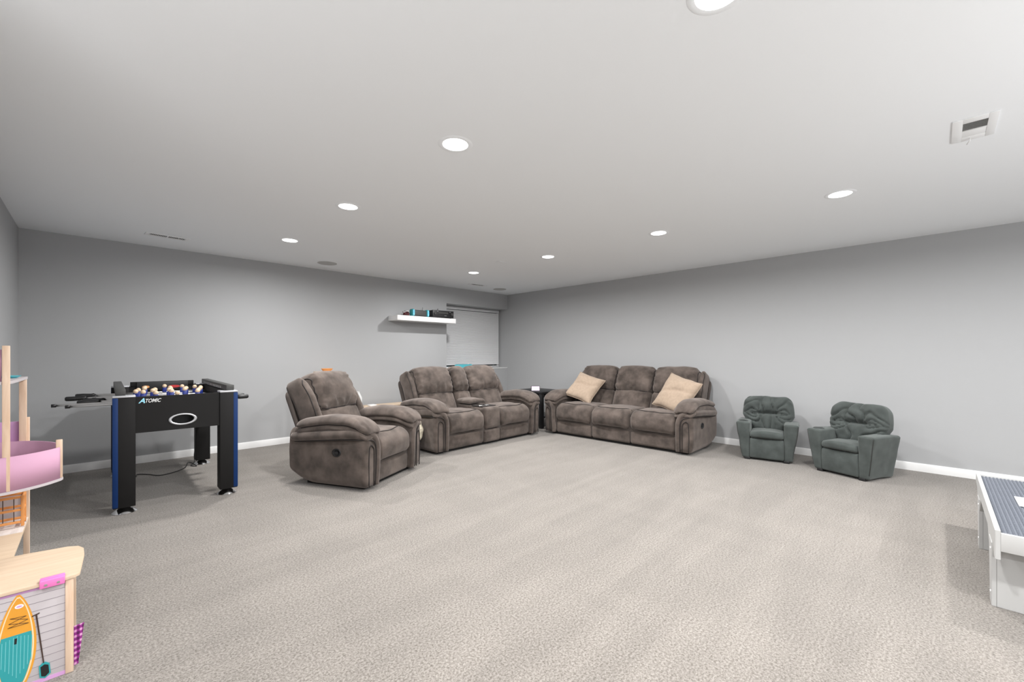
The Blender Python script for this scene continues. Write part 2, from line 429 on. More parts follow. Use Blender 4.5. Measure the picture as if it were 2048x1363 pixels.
# larger square register near the camera: one open bank of louvres, one blank bank
t = thing('ceiling_vent', 'square white ceiling register with open louvres, at the right side', 'vent', (-2.715, -6.412, H), 0, 'ceiling vents')
boxes('frame', [(-0.16, 0.16, 0.043, 0.083, -0.006, 0), (-0.16, 0.16, -0.083, -0.048, -0.006, 0), (-0.16, -0.102, -0.048, 0.043, -0.006, 0), (0.105, 0.16, -0.048, 0.043, -0.006, 0), (0.006, 0.014, -0.048, 0.043, -0.007, 0)], 'white_metal', t, 0.0015)
box('backing', -0.102, 0.006, -0.048, 0.043, -0.0012, 0, 'vent_dark', t)
box('damper_plate', 0.014, 0.105, -0.048, 0.043, -0.004, 0, 'white_metal', t, 0.001)
for i in range(9):
    xx = -0.100 + i * 0.0118
    raw('slat', [(xx, -.048, -.0055), (xx + .001, -.048, -.006), (xx + .005, -.048, -.002), (xx + .004, -.048, -.0015), (xx, .043, -.0055), (xx + .001, .043, -.006), (xx + .005, .043, -.002), (xx + .004, .043, -.0015)],
        [(0, 1, 2, 3), (7, 6, 5, 4), (0, 4, 5, 1), (1, 5, 6, 2), (2, 6, 7, 3), (3, 7, 4, 0)], 'grille', t)
tube('lever', [(0.125, 0.01, -0.006), (0.13, 0.01, -0.022), (0.155, 0.02, -0.030)], 0.003, 'white_metal', t, 6)
tag(box('ceiling_plate', -2.31, -2.17, -2.23, -2.15, H - 0.004, H, 'ceiling', None, 0.001), 'small blank cover plate on the ceiling between the two light rows', 'cover plate')

# ------------------------------------------------------------------ recliner furniture
def recliner(name, label, cat, units, aw, loc, rz, seed=0, group=None):
    """front is -Y; units = list of (width, kind); arms of width aw on both ends"""
    t = thing(name, label, cat, loc, rz, group)
    Wi = sum(u[0] for u in units); hi = Wi / 2
    zb = 0.028
    box('plinth', -hi - aw + 0.09, hi + aw - 0.09, -0.36, 0.28, 0.0, 0.075, 'plinth', t)
    # body below the seats
    pad('seat_base', (-hi - 0.02, hi + 0.02, -0.40, 0.33, 0.05, 0.38), 0.02, 'suede_back', t, step=0.2, k=2)
    # ---- tilted back frame
    ty, tz, ta = 0.165, 0.40, R(24)
    ca, sa = math.cos(ta), math.sin(ta)
    def tilt(v): return Vector((v.x, ty + v.y * ca + v.z * sa, tz - v.y * sa + v.z * ca))
    pad('back_panel', (-hi - 0.085, hi + 0.085, 0.165, 0.215, -0.22, 0.57), (0.03, 0.024, 0.08), 'suede_back', t, tilt, step=0.12, k=3)
    for s in (-1, 1):                                     # side wings of the back
        x0, x1 = sorted((s * (hi - 0.01), s * (hi + 0.078)))
        def ww(v, s=s):
            q = (v.z + 0.1) / 0.72
            v = v.copy(); v.y -= 0.035 * math.sin(max(0, min(1, q)) * math.pi) - 0.03 * max(0, q - 0.75) / 0.25
            v.x -= s * 0.02 * max(0, q - 0.6) / 0.4
            v.y += 0.004 * nz(v, 16, seed)
            return tilt(v)
        o, sf = pad('back_wing', (x0, x1, -0.05, 0.190, -0.1, 0.655), (0.038, 0.06, 0.12), 'suede', t, ww, step=0.035)
        for yy in (-0.045, 0.178):
            tube('piping', smooth_path([sf((s * (hi + 0.078), yy, -0.08 + 0.06 * i)) for i in range(12)] + [sf((s * (hi + 0.05), yy, 0.635))], 3), 0.0052, 'piping', o, 6)
    # ---- units
    x = -hi
    for ui, (uw, kind) in enumerate(units):
        xc = x + uw / 2; hw = uw / 2 - 0.0075; sd = seed + ui * 3.7
        ztop = 0.668
        def hd(v, xc=xc, hw=hw, sd=sd):
            u = (v.x - xc) / hw; q = (v.z - 0.25) / (ztop - 0.25); v = v.copy()
            c = max(0, 1 - u * u)
            front = 1.0 if v.y < 0.04 else 0.25
            e = math.exp(-(((1 - abs(u)) * hw) / 0.075) ** 2)
            v.z += 0.016 * c * max(0, q) - 0.018 * e * max(0, q - 0.6)
            v.y -= front * (0.04 * c ** 0.7 * math.sin(max(0.02, min(1, q * 0.92 + 0.04)) * math.pi))
            v.y += front * 0.009 * e * math.sin(v.z * 85 + 5 * nz(v, 9, sd))
            lo = math.exp(-((q - 0.12) / 0.16) ** 2)
            v.y += front * 0.010 * lo * math.sin(v.x * 62 + 5 * nz(v, 7, sd))
            v.y += front * 0.012 * nz(v, 7, sd); v.z += 0.006 * nz(v, 9, sd + 5)
            return tilt(v)
        o, sf = pad('head_cushion', (xc - hw, xc + hw, -0.115, 0.17, 0.25, ztop), (0.055, 0.095, 0.10), 'suede', t, hd, step=0.022, k=5)
        for s in (-1, 1):
            tube('piping', smooth_path([sf((xc + s * hw, -0.07, 0.30 + 0.04 * i)) for i in range(8)] + [sf((xc + s * hw, -0.03, 0.63)), sf((xc + s * hw, 0.05, 0.65))], 3), 0.0052, 'piping', o, 6)
        tube('piping', smooth_path([sf((xc + hw * (-1 + 0.2 * i), -0.09, 0.25)) for i in range(11)], 3), 0.0052, 'piping', o, 6)
        def lm(v, xc=xc, hw=hw, sd=sd):
            u = (v.x - xc) / hw; v = v.copy()
            v.y -= (0.03 * max(0, 1 - u * u)) * (1 if v.y < 0.05 else 0)
            v.y += 0.008 * nz(v, 8, sd + 2)
            return tilt(v)
        pad('lumbar_cushion', (xc - hw, xc + hw, -0.075, 0.165, -0.02, 0.29), (0.05, 0.06, 0.06), 'suede', t, lm, step=0.03)
        if kind == 'seat':
            def sc(v, xc=xc, hw=hw, sd=sd):
                u = (v.x - xc) / hw; v = v.copy(); c = max(0, 1 - u * u)
                if v.z > 0.33:
                    v.z += 0.028 * c ** 0.8 * max(0, min(1, (0.16 - v.y) / 0.2))
                    fr = max(0, (-0.27 - v.y) / 0.19); v.z -= 0.03 * fr * fr
                    v.z += 0.008 * nz(v, 7, sd)
                if v.y < -0.3:
                    q = (v.z - 0.2) / 0.27
                    v.y -= 0.048 * math.sin(max(0, min(1, q)) * math.pi) * (0.55 + 0.45 * c)
                    v.y += 0.006 * nz(v, 9, sd)
                return v
            o, sf = pad('seat_cushion', (xc - hw, xc + hw, -0.425, 0.17, 0.205, 0.465), (0.045, 0.085, 0.075), 'suede', t, sc, step=0.025, k=5)
            tube('piping', smooth_path([sf((xc + hw * a, -0.30 - 0.085 * (1 - a * a), 0.466)) + Vector((0, 0, 0.001)) for a in (-0.98, -0.8, -0.6, -0.3, 0, 0.3, 0.6, 0.8, 0.98)], 4), 0.0052, 'piping', o, 6)
            tube('piping', smooth_path([sf((xc + hw * a, -0.426, 0.212)) for a in (-0.98, -0.5, 0, 0.5, 0.98)], 4), 0.0052, 'piping', o, 6)
            def fp(v, sd=sd):
                v = v.copy(); v.y += 0.006 * nz(v, 8, sd + 9); return v
            pad('footrest_panel', (xc - hw, xc + hw, -0.412, -0.28, zb + 0.005, 0.205), (0.02, 0.035, 0.03), 'suede', t, fp, step=0.03)
        else:                                             # console between two seats
            def cf(v, sd=sd):
                v = v.copy(); v.y += 0.006 * nz(v, 8, sd + 1); return v
            o, sf = pad('console_front', (xc - hw, xc + hw, -0.44, -0.10, 0.205, 0.50), (0.03, 0.06, 0.05), 'suede', t, cf, step=0.03)
            tube('piping', [sf((xc + hw * a, -0.43, 0.207)) for a in (-0.98, -0.5, 0, 0.5, 0.98)], 0.0052, 'piping', o, 6)
            pad('footrest_panel', (xc - hw, xc + hw, -0.43, -0.28, zb + 0.005, 0.203), (0.02, 0.035, 0.03), 'suede', t, cf, step=0.04)
            pad('console_box', (xc - hw, xc + hw, -0.12, 0.20, 0.2, 0.505), (0.02, 0.02, 0.02), 'suede', t, None, step=0.1, k=3)
            box('cup_tray', xc - hw + 0.015, xc + hw - 0.015, -0.36, -0.14, 0.498, 0.512, 'piping', t, 0.006)
            for cx_ in (xc - hw * 0.42, xc + hw * 0.42):
                lathe('cup_holder', [(0.030, 0.006), (0.036, 0.004), (0.046, 0.006), (0.048, 0.0), (0.030, 0.0)], 'chrome', t, 24, (cx_, -0.24, 0.512))
            def cl(v, xc=xc, hw=hw, sd=sd):
                u = (v.x - xc) / hw; v = v.copy(); v.z += 0.018 * max(0, 1 - u * u) + 0.006 * nz(v, 10, sd); return v
            o, sf = pad('console_lid', (xc - hw, xc + hw, -0.13, 0.19, 0.512, 0.575), (0.03, 0.04, 0.03), 'suede', t, cl, step=0.025)
            tube('piping', smooth_path([sf((xc - hw, 0.1, 0.52)), sf((xc - hw, -0.1, 0.52)), sf((xc - hw * 0.8, -0.13, 0.52)), sf((xc + hw * 0.8, -0.13, 0.52)), sf((xc + hw, -0.1, 0.52)), sf((xc + hw, 0.1, 0.52))], 4), 0.004, 'piping', o, 6)
        x += uw
    # ---- arms
    for s in (-1, 1):
        xi = s * hi; sd = seed + 20 + s
        def X(a): return xi + s * a
        def ab(v, s=s):
            v = v.copy(); q = max(0, (v.y - 0.12) / 0.27); v.z += 0.09 * q * q * max(0, (0.25 - v.z) / 0.2)
            v.x += s * 0.012 * math.sin((v.z - 0.05) / 0.47 * math.pi) ; v.y += 0.004 * nz(v, 9, sd)
            return v
        x0, x1 = sorted((X(0.0), X(aw)))
        arm, sf = pad('arm', (x0, x1, -0.455, 0.42, zb, 0.53), (0.045, 0.05, 0.075), 'suede', t, ab, step=0.04)
        # rolled band: rises up the inner front edge, over the arm and back along the outer side
        bp = smooth_path([(X(0.028), -0.435, zb + 0.01), (X(0.028), -0.448, 0.20), (X(0.030), -0.452, 0.36), (X(0.05), -0.45, 0.445), (X(0.095), -0.435, 0.49), (X(aw - 0.03), -0.40, 0.505), (X(aw - 0.005), -0.33, 0.508), (X(aw), -0.18, 0.497), (X(aw), 0.06, 0.475), (X(aw - 0.004), 0.25, 0.458), (X(aw - 0.02), 0.36, 0.445)], 5)
        n = len(bp)
        tube('arm_band', bp, [0.027 + 0.017 * min(1, max(0, (i / n - 0.3) / 0.2)) for i in range(n)], 'suede', arm, 12)
        tube('piping', smooth_path([(X(0.060), -0.452, zb + 0.012), (X(0.060), -0.460, 0.2), (X(0.062), -0.464, 0.35), (X(0.08), -0.466, 0.415), (X(0.12), -0.462, 0.45), (X(aw - 0.01), -0.435, 0.458), (X(aw + 0.016), -0.36, 0.460), (X(aw + 0.022), -0.18, 0.452), (X(aw + 0.022), 0.06, 0.430), (X(aw + 0.012), 0.25, 0.413), (X(aw), 0.37, 0.402)], 5), 0.0055, 'piping', arm, 6)
        tube('piping', smooth_path([(X(0.086), -0.458, zb + 0.012), (X(0.086), -0.461, 0.33), (X(0.10), -0.461, 0.385), (X(0.125), -0.460, 0.405), (X(aw - 0.055), -0.459, 0.405), (X(aw - 0.036), -0.457, 0.37), (X(aw - 0.030), -0.456, 0.2), (X(aw - 0.036), -0.455, zb + 0.012)], 5), 0.0048, 'piping', arm, 6)
        # stacked pads on top
        def pw(v, s=s, sd=sd):
            v = v.copy()
            f = max(0, (-0.20 - v.y) / 0.26); v.z -= 0.085 * f * f
            b = max(0, (v.y + 0.05) / 0.35); v.z -= 0.055 * b ** 1.4
            c = (v.x - X(aw / 2)) / (aw / 2 + 0.03); v.z += 0.014 * max(0, 1 - c * c)
            v.z -= 0.02 * max(0, -c * s) ** 2
            e = math.exp(-((v.y + 0.40) / 0.10) ** 2)
            v.z += 0.005 * e * math.sin(v.x * 130 + 4 * nz(v, 9, sd)); v.x += 0.006 * nz(v, 9, sd + 3); v.z += 0.006 * nz(v, 8, sd)
            return v
        x0, x1 = sorted((X(-0.022), X(aw + 0.024)))
        pad('arm_pad_lower', (x0, x1, -0.462, 0.31, 0.515, 0.585), (0.045, 0.06, 0.034), 'suede', arm, pw, step=0.03)
        x0, x1 = sorted((X(-0.034), X(aw + 0.028)))
        up, sf = pad('arm_pad', (x0, x1, -0.470, 0.33, 0.565, 0.648), (0.06, 0.08, 0.041), 'suede', arm, pw, step=0.022, k=5)
        xo, xn = X(aw + 0.028), X(-0.034)
        tube('piping', smooth_path([sf((xo, 0.25 - 0.075 * i, 0.572)) for i in range(9)] + [sf((X(aw + 0.005), -0.46, 0.572)), sf((X(aw * 0.6), -0.47, 0.572)), sf((X(aw * 0.25), -0.47, 0.572)), sf((X(0), -0.45, 0.572)), sf((xn, -0.38, 0.572))], 3), 0.0055, 'piping', arm, 6)
        # black oval release handle let into the outer side
        hx = X(aw + 0.012)
        vs = []; fs = []
        nn = 24
        for (rr, dx) in ((1.0, 0.0), (1.0, 0.006), (0.78, 0.007), (0.70, 0.002), (0.02, 0.001)):
            for j in range(nn):
                a = 2 * math.pi * j / nn
                vs.append((hx + s * (dx - 0.002), -0.145 + 0.047 * rr * math.cos(a), 0.335 + 0.036 * rr * math.sin(a)))
        for i in range(4):
            for j in range(nn):
                q = (i * nn + j, i * nn + (j + 1) % nn, (i + 1) * nn + (j + 1) % nn, (i + 1) * nn + j); fs.append(q if s > 0 else q[::-1])
        hb = raw('release_handle', vs, fs, 'black', t, True)
        pad('latch', tuple(sorted((hx + s * 0.001, hx + s * 0.009))) + (-0.165, -0.125, 0.325, 0.347), 0.003, 'black', hb, None, step=0.02, k=2)
    return t

recliner('recliner', 'brown suede recliner armchair turned towards the open carpet', 'armchair', [(0.545, 'seat')], 0.185, (-4.20, -2.15, 0), 27, 1.3)
recliner('loveseat', 'brown suede two-seat recliner sofa with middle console, below the window', 'sofa', [(0.62, 'seat'), (0.30, 'console'), (0.62, 'seat')], 0.195, (-2.255, -1.59, 0), 2.0, 9.1)
SOFA = recliner('sofa', 'brown suede three-seat recliner sofa with two beige cushions, against the side wall', 'sofa', [(0.625, 'seat'), (0.60, 'seat'), (0.625, 'seat')], 0.195, (-0.655, -3.10, 0), -88.6, 17.9)

# ------------------------------------------------------------------ beige throw pillows
def pillow(label, loc, rot, size, seed):
    n = 30; vs = []; fs = []
    def f(i, j, sg):
        u = -1 + 2 * i / n; v = -1 + 2 * j / n
        px = u * size / 2 * (1 - 0.07 * (1 - v * v) * 1.0); py = v * size / 2 * (1 - 0.07 * (1 - u * u))
        h = 0.075 * max(0, (1 - u ** 4) * (1 - v ** 4)) ** 0.55
        p = Vector((px, py, 0)); h2 = sg * h
        h2 += 0.022 * nz((px, py, sg * 0.3), 6, seed) * (h / 0.075)
        fold = math.exp(-((v - 0.15 - 0.25 * u + 0.2 * nz((px, 0, 0), 5, seed)) / 0.10) ** 2)
        if sg > 0: h2 -= 0.016 * fold * (h / 0.075)
        return (px + 0.012 * nz(p, 7, seed), py + 0.012 * nz(p, 7, seed + 4), h2)
    idx = {}
    def vid(i, j, sg):
        key = (i, j, 0 if i in (0, n) or j in (0, n) else sg)
        if key not in idx: idx[key] = len(vs); vs.append(f(i, j, sg))
        return idx[key]
    for sg in (1, -1):
        for i in range(n):
            for j in range(n):
                q = [vid(i, j, sg), vid(i + 1, j, sg), vid(i + 1, j + 1, sg), vid(i, j + 1, sg)]; fs.append(q if sg > 0 else q[::-1])
    o = raw('throw_pillow', vs, fs, 'beige', None, True)
    loop = [f(i, 0, 1) for i in range(n)] + [f(n, j, 1) for j in range(n)] + [f(n - i, n, 1) for i in range(n)] + [f(0, n - j, 1) for j in range(n)]
    tube('seam', [Vector((p[0], p[1], 0)) for p in loop], 0.004, 'beige', o, 6, True)
    o.location = loc; o.rotation_euler = rot
    return tag(o, label, 'pillow', 'beige throw pillows on the long sofa')
def on_sofa(lx, ly, lz):
    a = R(-88); return (-0.655 + lx * math.cos(a) - ly * math.sin(a), -3.10 + lx * math.sin(a) + ly * math.cos(a), lz)
def face(nrm, roll):
    """rotation whose local +Z looks along nrm (sofa frame), rolled about it"""
    a = R(-88); q = Matrix.Rotation(a, 3, 'Z'); z = (q @ Vector(nrm)).normalized()
    xax = Vector((0, 0, 1)).cross(z).normalized(); yax = z.cross(xax)
    m = Matrix((xax, yax, z)).transposed() @ Matrix.Rotation(R(roll), 3, 'Z')
    return m.to_euler()
pillow('beige throw pillow slumped over the sofa arm beside the black side table', on_sofa(-0.665, -0.02, 0.70), face((0.18, -0.76, 0.63), -20), 0.47, 2.0)
pillow('beige throw pillow leaning on the sofa arm nearest the child recliners', on_sofa(0.765, -0.03, 0.69), face((-0.12, -0.86, 0.46), -17), 0.50, 8.0)

# ------------------------------------------------------------------ child recliners
def kid_recliner(label, loc, rz, seed):
    t = thing('child_recliner', label, 'armchair', loc, rz, 'child recliners by the side wall')
    for s in (-1, 1):                                      # flared arms
        def aw(v, s=s):
            v = v.copy(); q = (v.z - 0.035) / 0.40
            v.x += s * (0.06 * q * ((v.x * s - 0.165) / 0.085))
            v.z -= 0.012 * max(0, (v.y + 0.0)) / 0.2
            v.y -= 0.03 * (q - 0.5) * (1 if v.y < 0 else 0)
            v.x += 0.005 * nz(v, 11, seed + s)
            return v
        x0, x1 = sorted((s * 0.165, s * 0.25))
        arm, sf = pad('arm', (x0, x1, -0.225, 0.21, 0.018, 0.435), (0.018, 0.022, 0.022), 'kid', t, aw, step=0.03)
        tube('seam', smooth_path([sf((s * 0.25, -0.222, 0.06 + 0.06 * i)) for i in range(7)], 2), 0.0025, 'piping', arm, 5)
        if s < 0:
            lathe('cup_holder', [(0.040, 0.002), (0.043, 0.006), (0.047, 0.005), (0.049, 0.0), (0.040, 0.0)], 'kid', arm, 24, (-0.235, -0.15, 0.437))
            lathe('cup_well', [(0.0005, 0.0), (0.040, 0.0), (0.040, 0.004), (0.0005, 0.004)], 'black', arm, 24, (-0.235, -0.15, 0.4365))
    for sx in (-0.19, 0.19):
        for sy in (-0.18, 0.16): box('foot', sx - 0.028, sx + 0.028, sy - 0.028, sy + 0.028, 0, 0.03, 'black', t, 0.004)
    pad('body', (-0.17, 0.17, -0.17, 0.2, 0.025, 0.25), 0.02, 'kid', t, None, step=0.1, k=2)
    def fw(v):
        v = v.copy(); v.y += 0.005 * nz(v, 9, seed + 3) - (0.008 * math.sin((v.z - 0.05) / 0.2 * math.pi) if v.y < -0.15 else 0); return v
    pad('footrest_panel', (-0.165, 0.165, -0.222, -0.16, 0.024, 0.252), (0.012, 0.02, 0.02), 'kid', t, fw, step=0.03)
    def sw(v):
        v = v.copy(); u = v.x / 0.165
        if v.z > 0.29: v.z += 0.018 * max(0, 1 - u * u) + 0.006 * nz(v, 9, seed + 6)
        v.y -= 0.012 * max(0, 1 - u * u) if v.y < -0.18 else 0
        return v
    o, sf = pad('seat_cushion', (-0.165, 0.165, -0.238, 0.12, 0.258, 0.325), (0.02, 0.034, 0.033), 'kid', t, sw, step=0.025, k=5)
    tube('piping', [sf((a, -0.23, 0.26)) for a in (-0.16, -0.08, 0, 0.08, 0.16)], 0.0025, 'piping', o, 5)
    # tufted back: folds radiating from a gathered seam
    ta = R(12); ca, sa = math.cos(ta), math.sin(ta)
    def tilt(v): return Vector((v.x, 0.09 + v.y * ca + v.z * sa, 0.27 - v.y * sa + v.z * ca))
    def bw(v):
        v = v.copy(); q = v.z / 0.44
        wx = 0.64 + 0.36 * min(1, max(0, (q - 0.18) / 0.30)) ** 0.7 - 0.13 * (max(0, q - 0.5) / 0.5) ** 2
        v.x *= wx
        if v.y < 0.02:
            dx = v.x / 0.085; dz = (v.z - 0.235)
            line = math.exp(-(dz / 0.016) ** 2) / (1 + max(0, abs(v.x) - 0.075) ** 2 * 900)
            cx_ = max(-0.08, min(0.08, v.x)); th = math.atan2(dz, v.x - cx_ + 1e-6); rr = math.hypot(dz, v.x - cx_)
            ph = th * 7 + v.x * 38 * (1 if dz > 0 else -1) + 3.2 * nz((v.x, v.z, 0), 7, seed)
            amp = 0.015 * min(1, rr / 0.045) * math.exp(-(rr / 0.19) ** 2) + 0.004
            ridge = 1 - (1 - abs(math.sin(ph))) ** 2.5 * 1.6
            v.y -= amp * ridge * 1.6
            v.y += 0.040 * line
            v.y -= 0.02 * math.exp(-((v.z - 0.35) / 0.08) ** 2) + 0.018 * math.exp(-((v.z - 0.14) / 0.07) ** 2)
        v.z += 0.004 * math.sin(v.x * 26 + seed) * max(0, q - 0.8) / 0.2 + 0.006 * nz(v, 10, seed)
        return tilt(v)
    o, sf = pad('back_cushion', (-0.265, 0.265, -0.075, 0.075, 0.0, 0.44), (0.07, 0.055, 0.08), 'kid', t, bw, step=0.011, k=6)
    pad('back_panel', (-0.2, 0.2, 0.045, 0.085, -0.1, 0.40), 0.02, 'kid', t, tilt, step=0.1, k=2)
    tube('seam', smooth_path([sf((a, -0.075, 0.235)) + Vector((0, 0.006, 0)) for a in (-0.085, -0.05, 0, 0.05, 0.085)], 4), 0.004, 'piping', o, 6)
    return t
kid_recliner('grey-green child recliner beside the long brown sofa', (-0.47, -4.87, 0), -79, 3.0)
kid_recliner('grey-green child recliner nearer the white train table', (-0.60, -5.665, 0), -112, 11.0)

# ------------------------------------------------------------------ side table in the corner and small display
st = thing('side_table', 'black square side table in the corner between the two sofas', 'side table', (-0.63, -1.42, 0), 0)
box('tabletop', -0.30, 0.30, -0.33, 0.33, 0.565, 0.60, 'black', st, 0.004)
box('shelf', -0.25, 0.25, -0.28, 0.28, 0.16, 0.185, 'black', st, 0.003)
box('apron', -0.26, 0.26, -0.29, 0.29, 0.50, 0.565, 'black', st, 0.003)
for sx in (-0.265, 0.265):
    for sy in (-0.295, 0.295): box('leg', sx - 0.03, sx + 0.03, sy - 0.03, sy + 0.03, 0, 0.565, 'black', st, 0.003)
dp = thing('smart_display', 'small display with a pale screen standing on the black side table', 'display', (-0.80, -1.50, 0.60), -44)
prism('case', [(-0.03, 0), (0.045, 0), (0.02, 0.078), (0.012, 0.082), (-0.012, 0.082)], 'X', -0.075, 0.075, 'dark_grey', dp, 0.003)
raw('screen', [(-0.066, -0.0305, 0.006), (0.066, -0.0305, 0.006), (0.066, -0.0145, 0.076), (-0.066, -0.0145, 0.076)], [(0, 1, 2, 3)], 'purple_screen', dp)

# ------------------------------------------------------------------ floating shelf and equipment
SX0, SX1, SY, SZ0, SZ1 = -2.70, -1.555, -0.295, 1.757, 1.836
tag(box('floating_shelf', SX0, SX1, SY, -0.0005, SZ0, SZ1, 'white', None, 0.002), 'white floating wall shelf holding electronics beside the window', 'shelf')
rc = thing('av_receiver', 'black audio receiver with knobs on the white floating shelf', 'receiver', (-1.81, -0.145, SZ1), 0)
box('case', -0.215, 0.215, -0.12, 0.13, 0.012, 0.128, 'black', rc, 0.003)
box('front_panel', -0.217, 0.217, -0.132, -0.12, 0.010, 0.130, 'black', rc, 0.002)
for sx in (-0.17, 0.17):
    for sy in (-0.09, 0.09): lathe('foot', [(0.02, 0), (0.02, 0.013)], 'black', rc, 16, (sx, sy, 0))
def knob(parent, x, y, z, r, d, m):
    bm = bmesh.new(); bmesh.ops.create_cone(bm, cap_ends=True, segments=20, radius1=r, radius2=r * 0.92, depth=d, matrix=Matrix.Translation((x, y - d / 2, z)) @ Matrix.Rotation(R(90), 4, 'X'))
    return bm_obj('knob', bm, m, parent, angle=40)
knob(rc, -0.175, -0.132, 0.075, 0.022, 0.016, 'dark_grey'); knob(rc, 0.175, -0.132, 0.075, 0.022, 0.016, 'dark_grey')
box('display_window', -0.10, 0.10, -0.1335, -0.132, 0.075, 0.105, 'dark_grey', rc)
box('badge', -0.13, -0.105, -0.1335, -0.132, 0.110, 0.117, 'silver', rc)
box('badge', 0.13, 0.15, -0.1335, -0.132, 0.108, 0.115, 'silver', rc)
for i in range(8): box('button', -0.09 + i * 0.023, -0.077 + i * 0.023, -0.135, -0.132, 0.040, 0.047, 'silver' if i in (5, 6) else 'dark_grey', rc)
for i in range(9): box('cooling_slot', 0.02 + i * 0.02, 0.030 + i * 0.02, -0.10, 0.08, 0.128, 0.1292, 'silver', rc)
tube('antenna', [(0.06, 0.12, 0.12), (0.06, 0.12, 0.19)], 0.004, 'black', rc, 8)
sp = thing('portable_speaker', 'grey portable speaker with bright blue end caps on the floating shelf', 'speaker', (-2.25, -0.215, SZ1), 0)
pad('body', (-0.125, 0.125, -0.045, 0.045, 0.006, 0.108), 0.02, 'dark_grey', sp, None, step=0.05, k=3)
for s in (-1, 1):
    x0, x1 = sorted((s * 0.115, s * 0.165))
    e_, _ = pad('end_cap', (x0, x1, -0.055, 0.055, 0.0, 0.122), (0.02, 0.03, 0.03), 'teal', sp, None, step=0.03, k=4)
    pad('accent', tuple(sorted((s * 0.123, s * 0.155))) + (-0.061, -0.05, 0.012, 0.11), (0.014, 0.005, 0.014), 'cyan', e_, None, step=0.03, k=4)
    pad('accent_light', tuple(sorted((s * 0.133, s * 0.146))) + (-0.064, -0.058, 0.02, 0.045), (0.004, 0.0025, 0.004), 'cyan_light', e_, None, step=0.03, k=2)
tube('antenna', [(0.075, 0.03, 0.1), (0.085, 0.035, 0.165)], 0.003, 'black', sp, 8)
tube('antenna', [(0.06, 0.03, 0.1), (0.05, 0.035, 0.135)], 0.002, 'black', sp, 8)
random.seed(3)
cb = thing('cable_bundle', 'tangle of dark and red cables at the left end of the floating shelf', 'cables', (-2.50, -0.17, SZ1), 0)
for grp, m_ in enumerate(('black', 'cable_red', 'white', 'cable_red', 'black', 'cable_red')):
    pts = []
    for i in range(9):
        a = i * 1.35 + grp; pts.append((0.055 * math.cos(a) * random.uniform(0.5, 1) + 0.02, 0.07 * math.sin(a) * random.uniform(0.4, 1), 0.006 + (0.075 * random.random() if 0 < i < 8 else 0) + (0.03 if grp == 0 and i == 4 else 0)))
    pts[0] = (pts[0][0], pts[0][1], 0.0055); 
    tube('cable', smooth_path(pts, 6), 0.0052, m_, cb, 7)

# ------------------------------------------------------------------ things half hidden behind the seats
ts = thing('toy_shelf', 'low light-wood toy shelf standing behind the recliner', 'toy shelf', (-2.98, -0.30, 0))
box('top', -0.42, 0.42, -0.15, 0.15, 0.425, 0.445, 'pine_h', ts, 0.003); box('bottom', -0.40, 0.40, -0.14, 0.14, 0.03, 0.05, 'pine_h', ts, 0.003)
box('shelf', -0.40, 0.40, -0.14, 0.14, 0.23, 0.245, 'pine_h', ts)
for s in (-1, 0, 1): box('side_panel', s * 0.405 - 0.009, s * 0.405 + 0.009, -0.145, 0.145, 0.0, 0.425, 'pine_h', ts)
tag(prism('toy_house', [(-0.045, 0), (0.045, 0), (0.045, 0.14), (0.0, 0.235), (-0.045, 0.14)], 'Y', -0.05, 0.05, 'white', None, 0.002), 'small white gabled toy house on the wooden toy shelf', 'toy')
bpy.data.objects['toy_house'].location = (-3.365, -0.33, 0.445)
tag(box('toy_box', -3.20, -3.10, -0.40, -0.30, 0.445, 0.468, 'white', None, 0.004), 'thin white box lying on the wooden toy shelf', 'box')
ps = thing('play_stand', 'tall wooden play stand hidden behind the recliner back', 'play stand', (-3.78, -0.28, 0))
box('top', -0.14, 0.14, -0.13, 0.13, 0.955, 0.975, 'pine_h', ps, 0.003)
for sx in (-0.12, 0.12):
    for sy in (-0.11, 0.11): box('leg', sx - 0.015, sx + 0.015, sy - 0.015, sy + 0.015, 0, 0.955, 'pine_v', ps)
box('shelf', -0.125, 0.125, -0.115, 0.115, 0.45, 0.465, 'pine_h', ps)
tag(lathe('orange_bowl', [(0.03, 0), (0.05, 0.004), (0.070, 0.03), (0.076, 0.042), (0.070, 0.042), (0.06, 0.026), (0.03, 0.008)], 'orange', None, 28), 'orange toy bowl showing above the recliner back', 'bowl')
bpy.data.objects['orange_bowl'].location = (-3.79, -0.30, 0.975)
bk = thing('basket', 'dark basket tucked between the recliner and the loveseat', 'basket', (-3.365, -1.80, 0))
lathe('body', [(0.085, 0.0), (0.115, 0.28), (0.125, 0.285), (0.12, 0.30), (0.108, 0.295), (0.08, 0.01)], 'black_matte', bk, 28)
def bwp(v):
    v = v.copy(); v.z += 0.025 * nz(v, 14, 3); v.x += 0.02 * nz(v, 14, 6); v.y += 0.02 * nz(v, 14, 9)
    return v
o, _ = pad('cream_throw', (-0.115, 0.135, -0.12, 0.12, 0.16, 0.42), (0.08, 0.08, 0.1), 'cream_cloth', None, bwp, step=0.02, k=5)
o.location = (-3.385, -1.80, 0); tag(o, 'cream woven throw stuffed in the dark basket', 'blanket')
tt = thing('teal_toy', 'teal plastic toy tray lying on the window sill', 'toy', (-1.08, 0.09, WZ0 + 0.018))
pad('tray', (-0.20, 0.20, -0.05, 0.05, 0.0, 0.078), (0.05, 0.045, 0.02), 'aqua', tt, None, step=0.05, k=5)
lathe('button', [(0.0005, 0.010), (0.018, 0.008), (0.022, 0.0)], 'white', tt, 20, (0.1, -0.02, 0.0775))

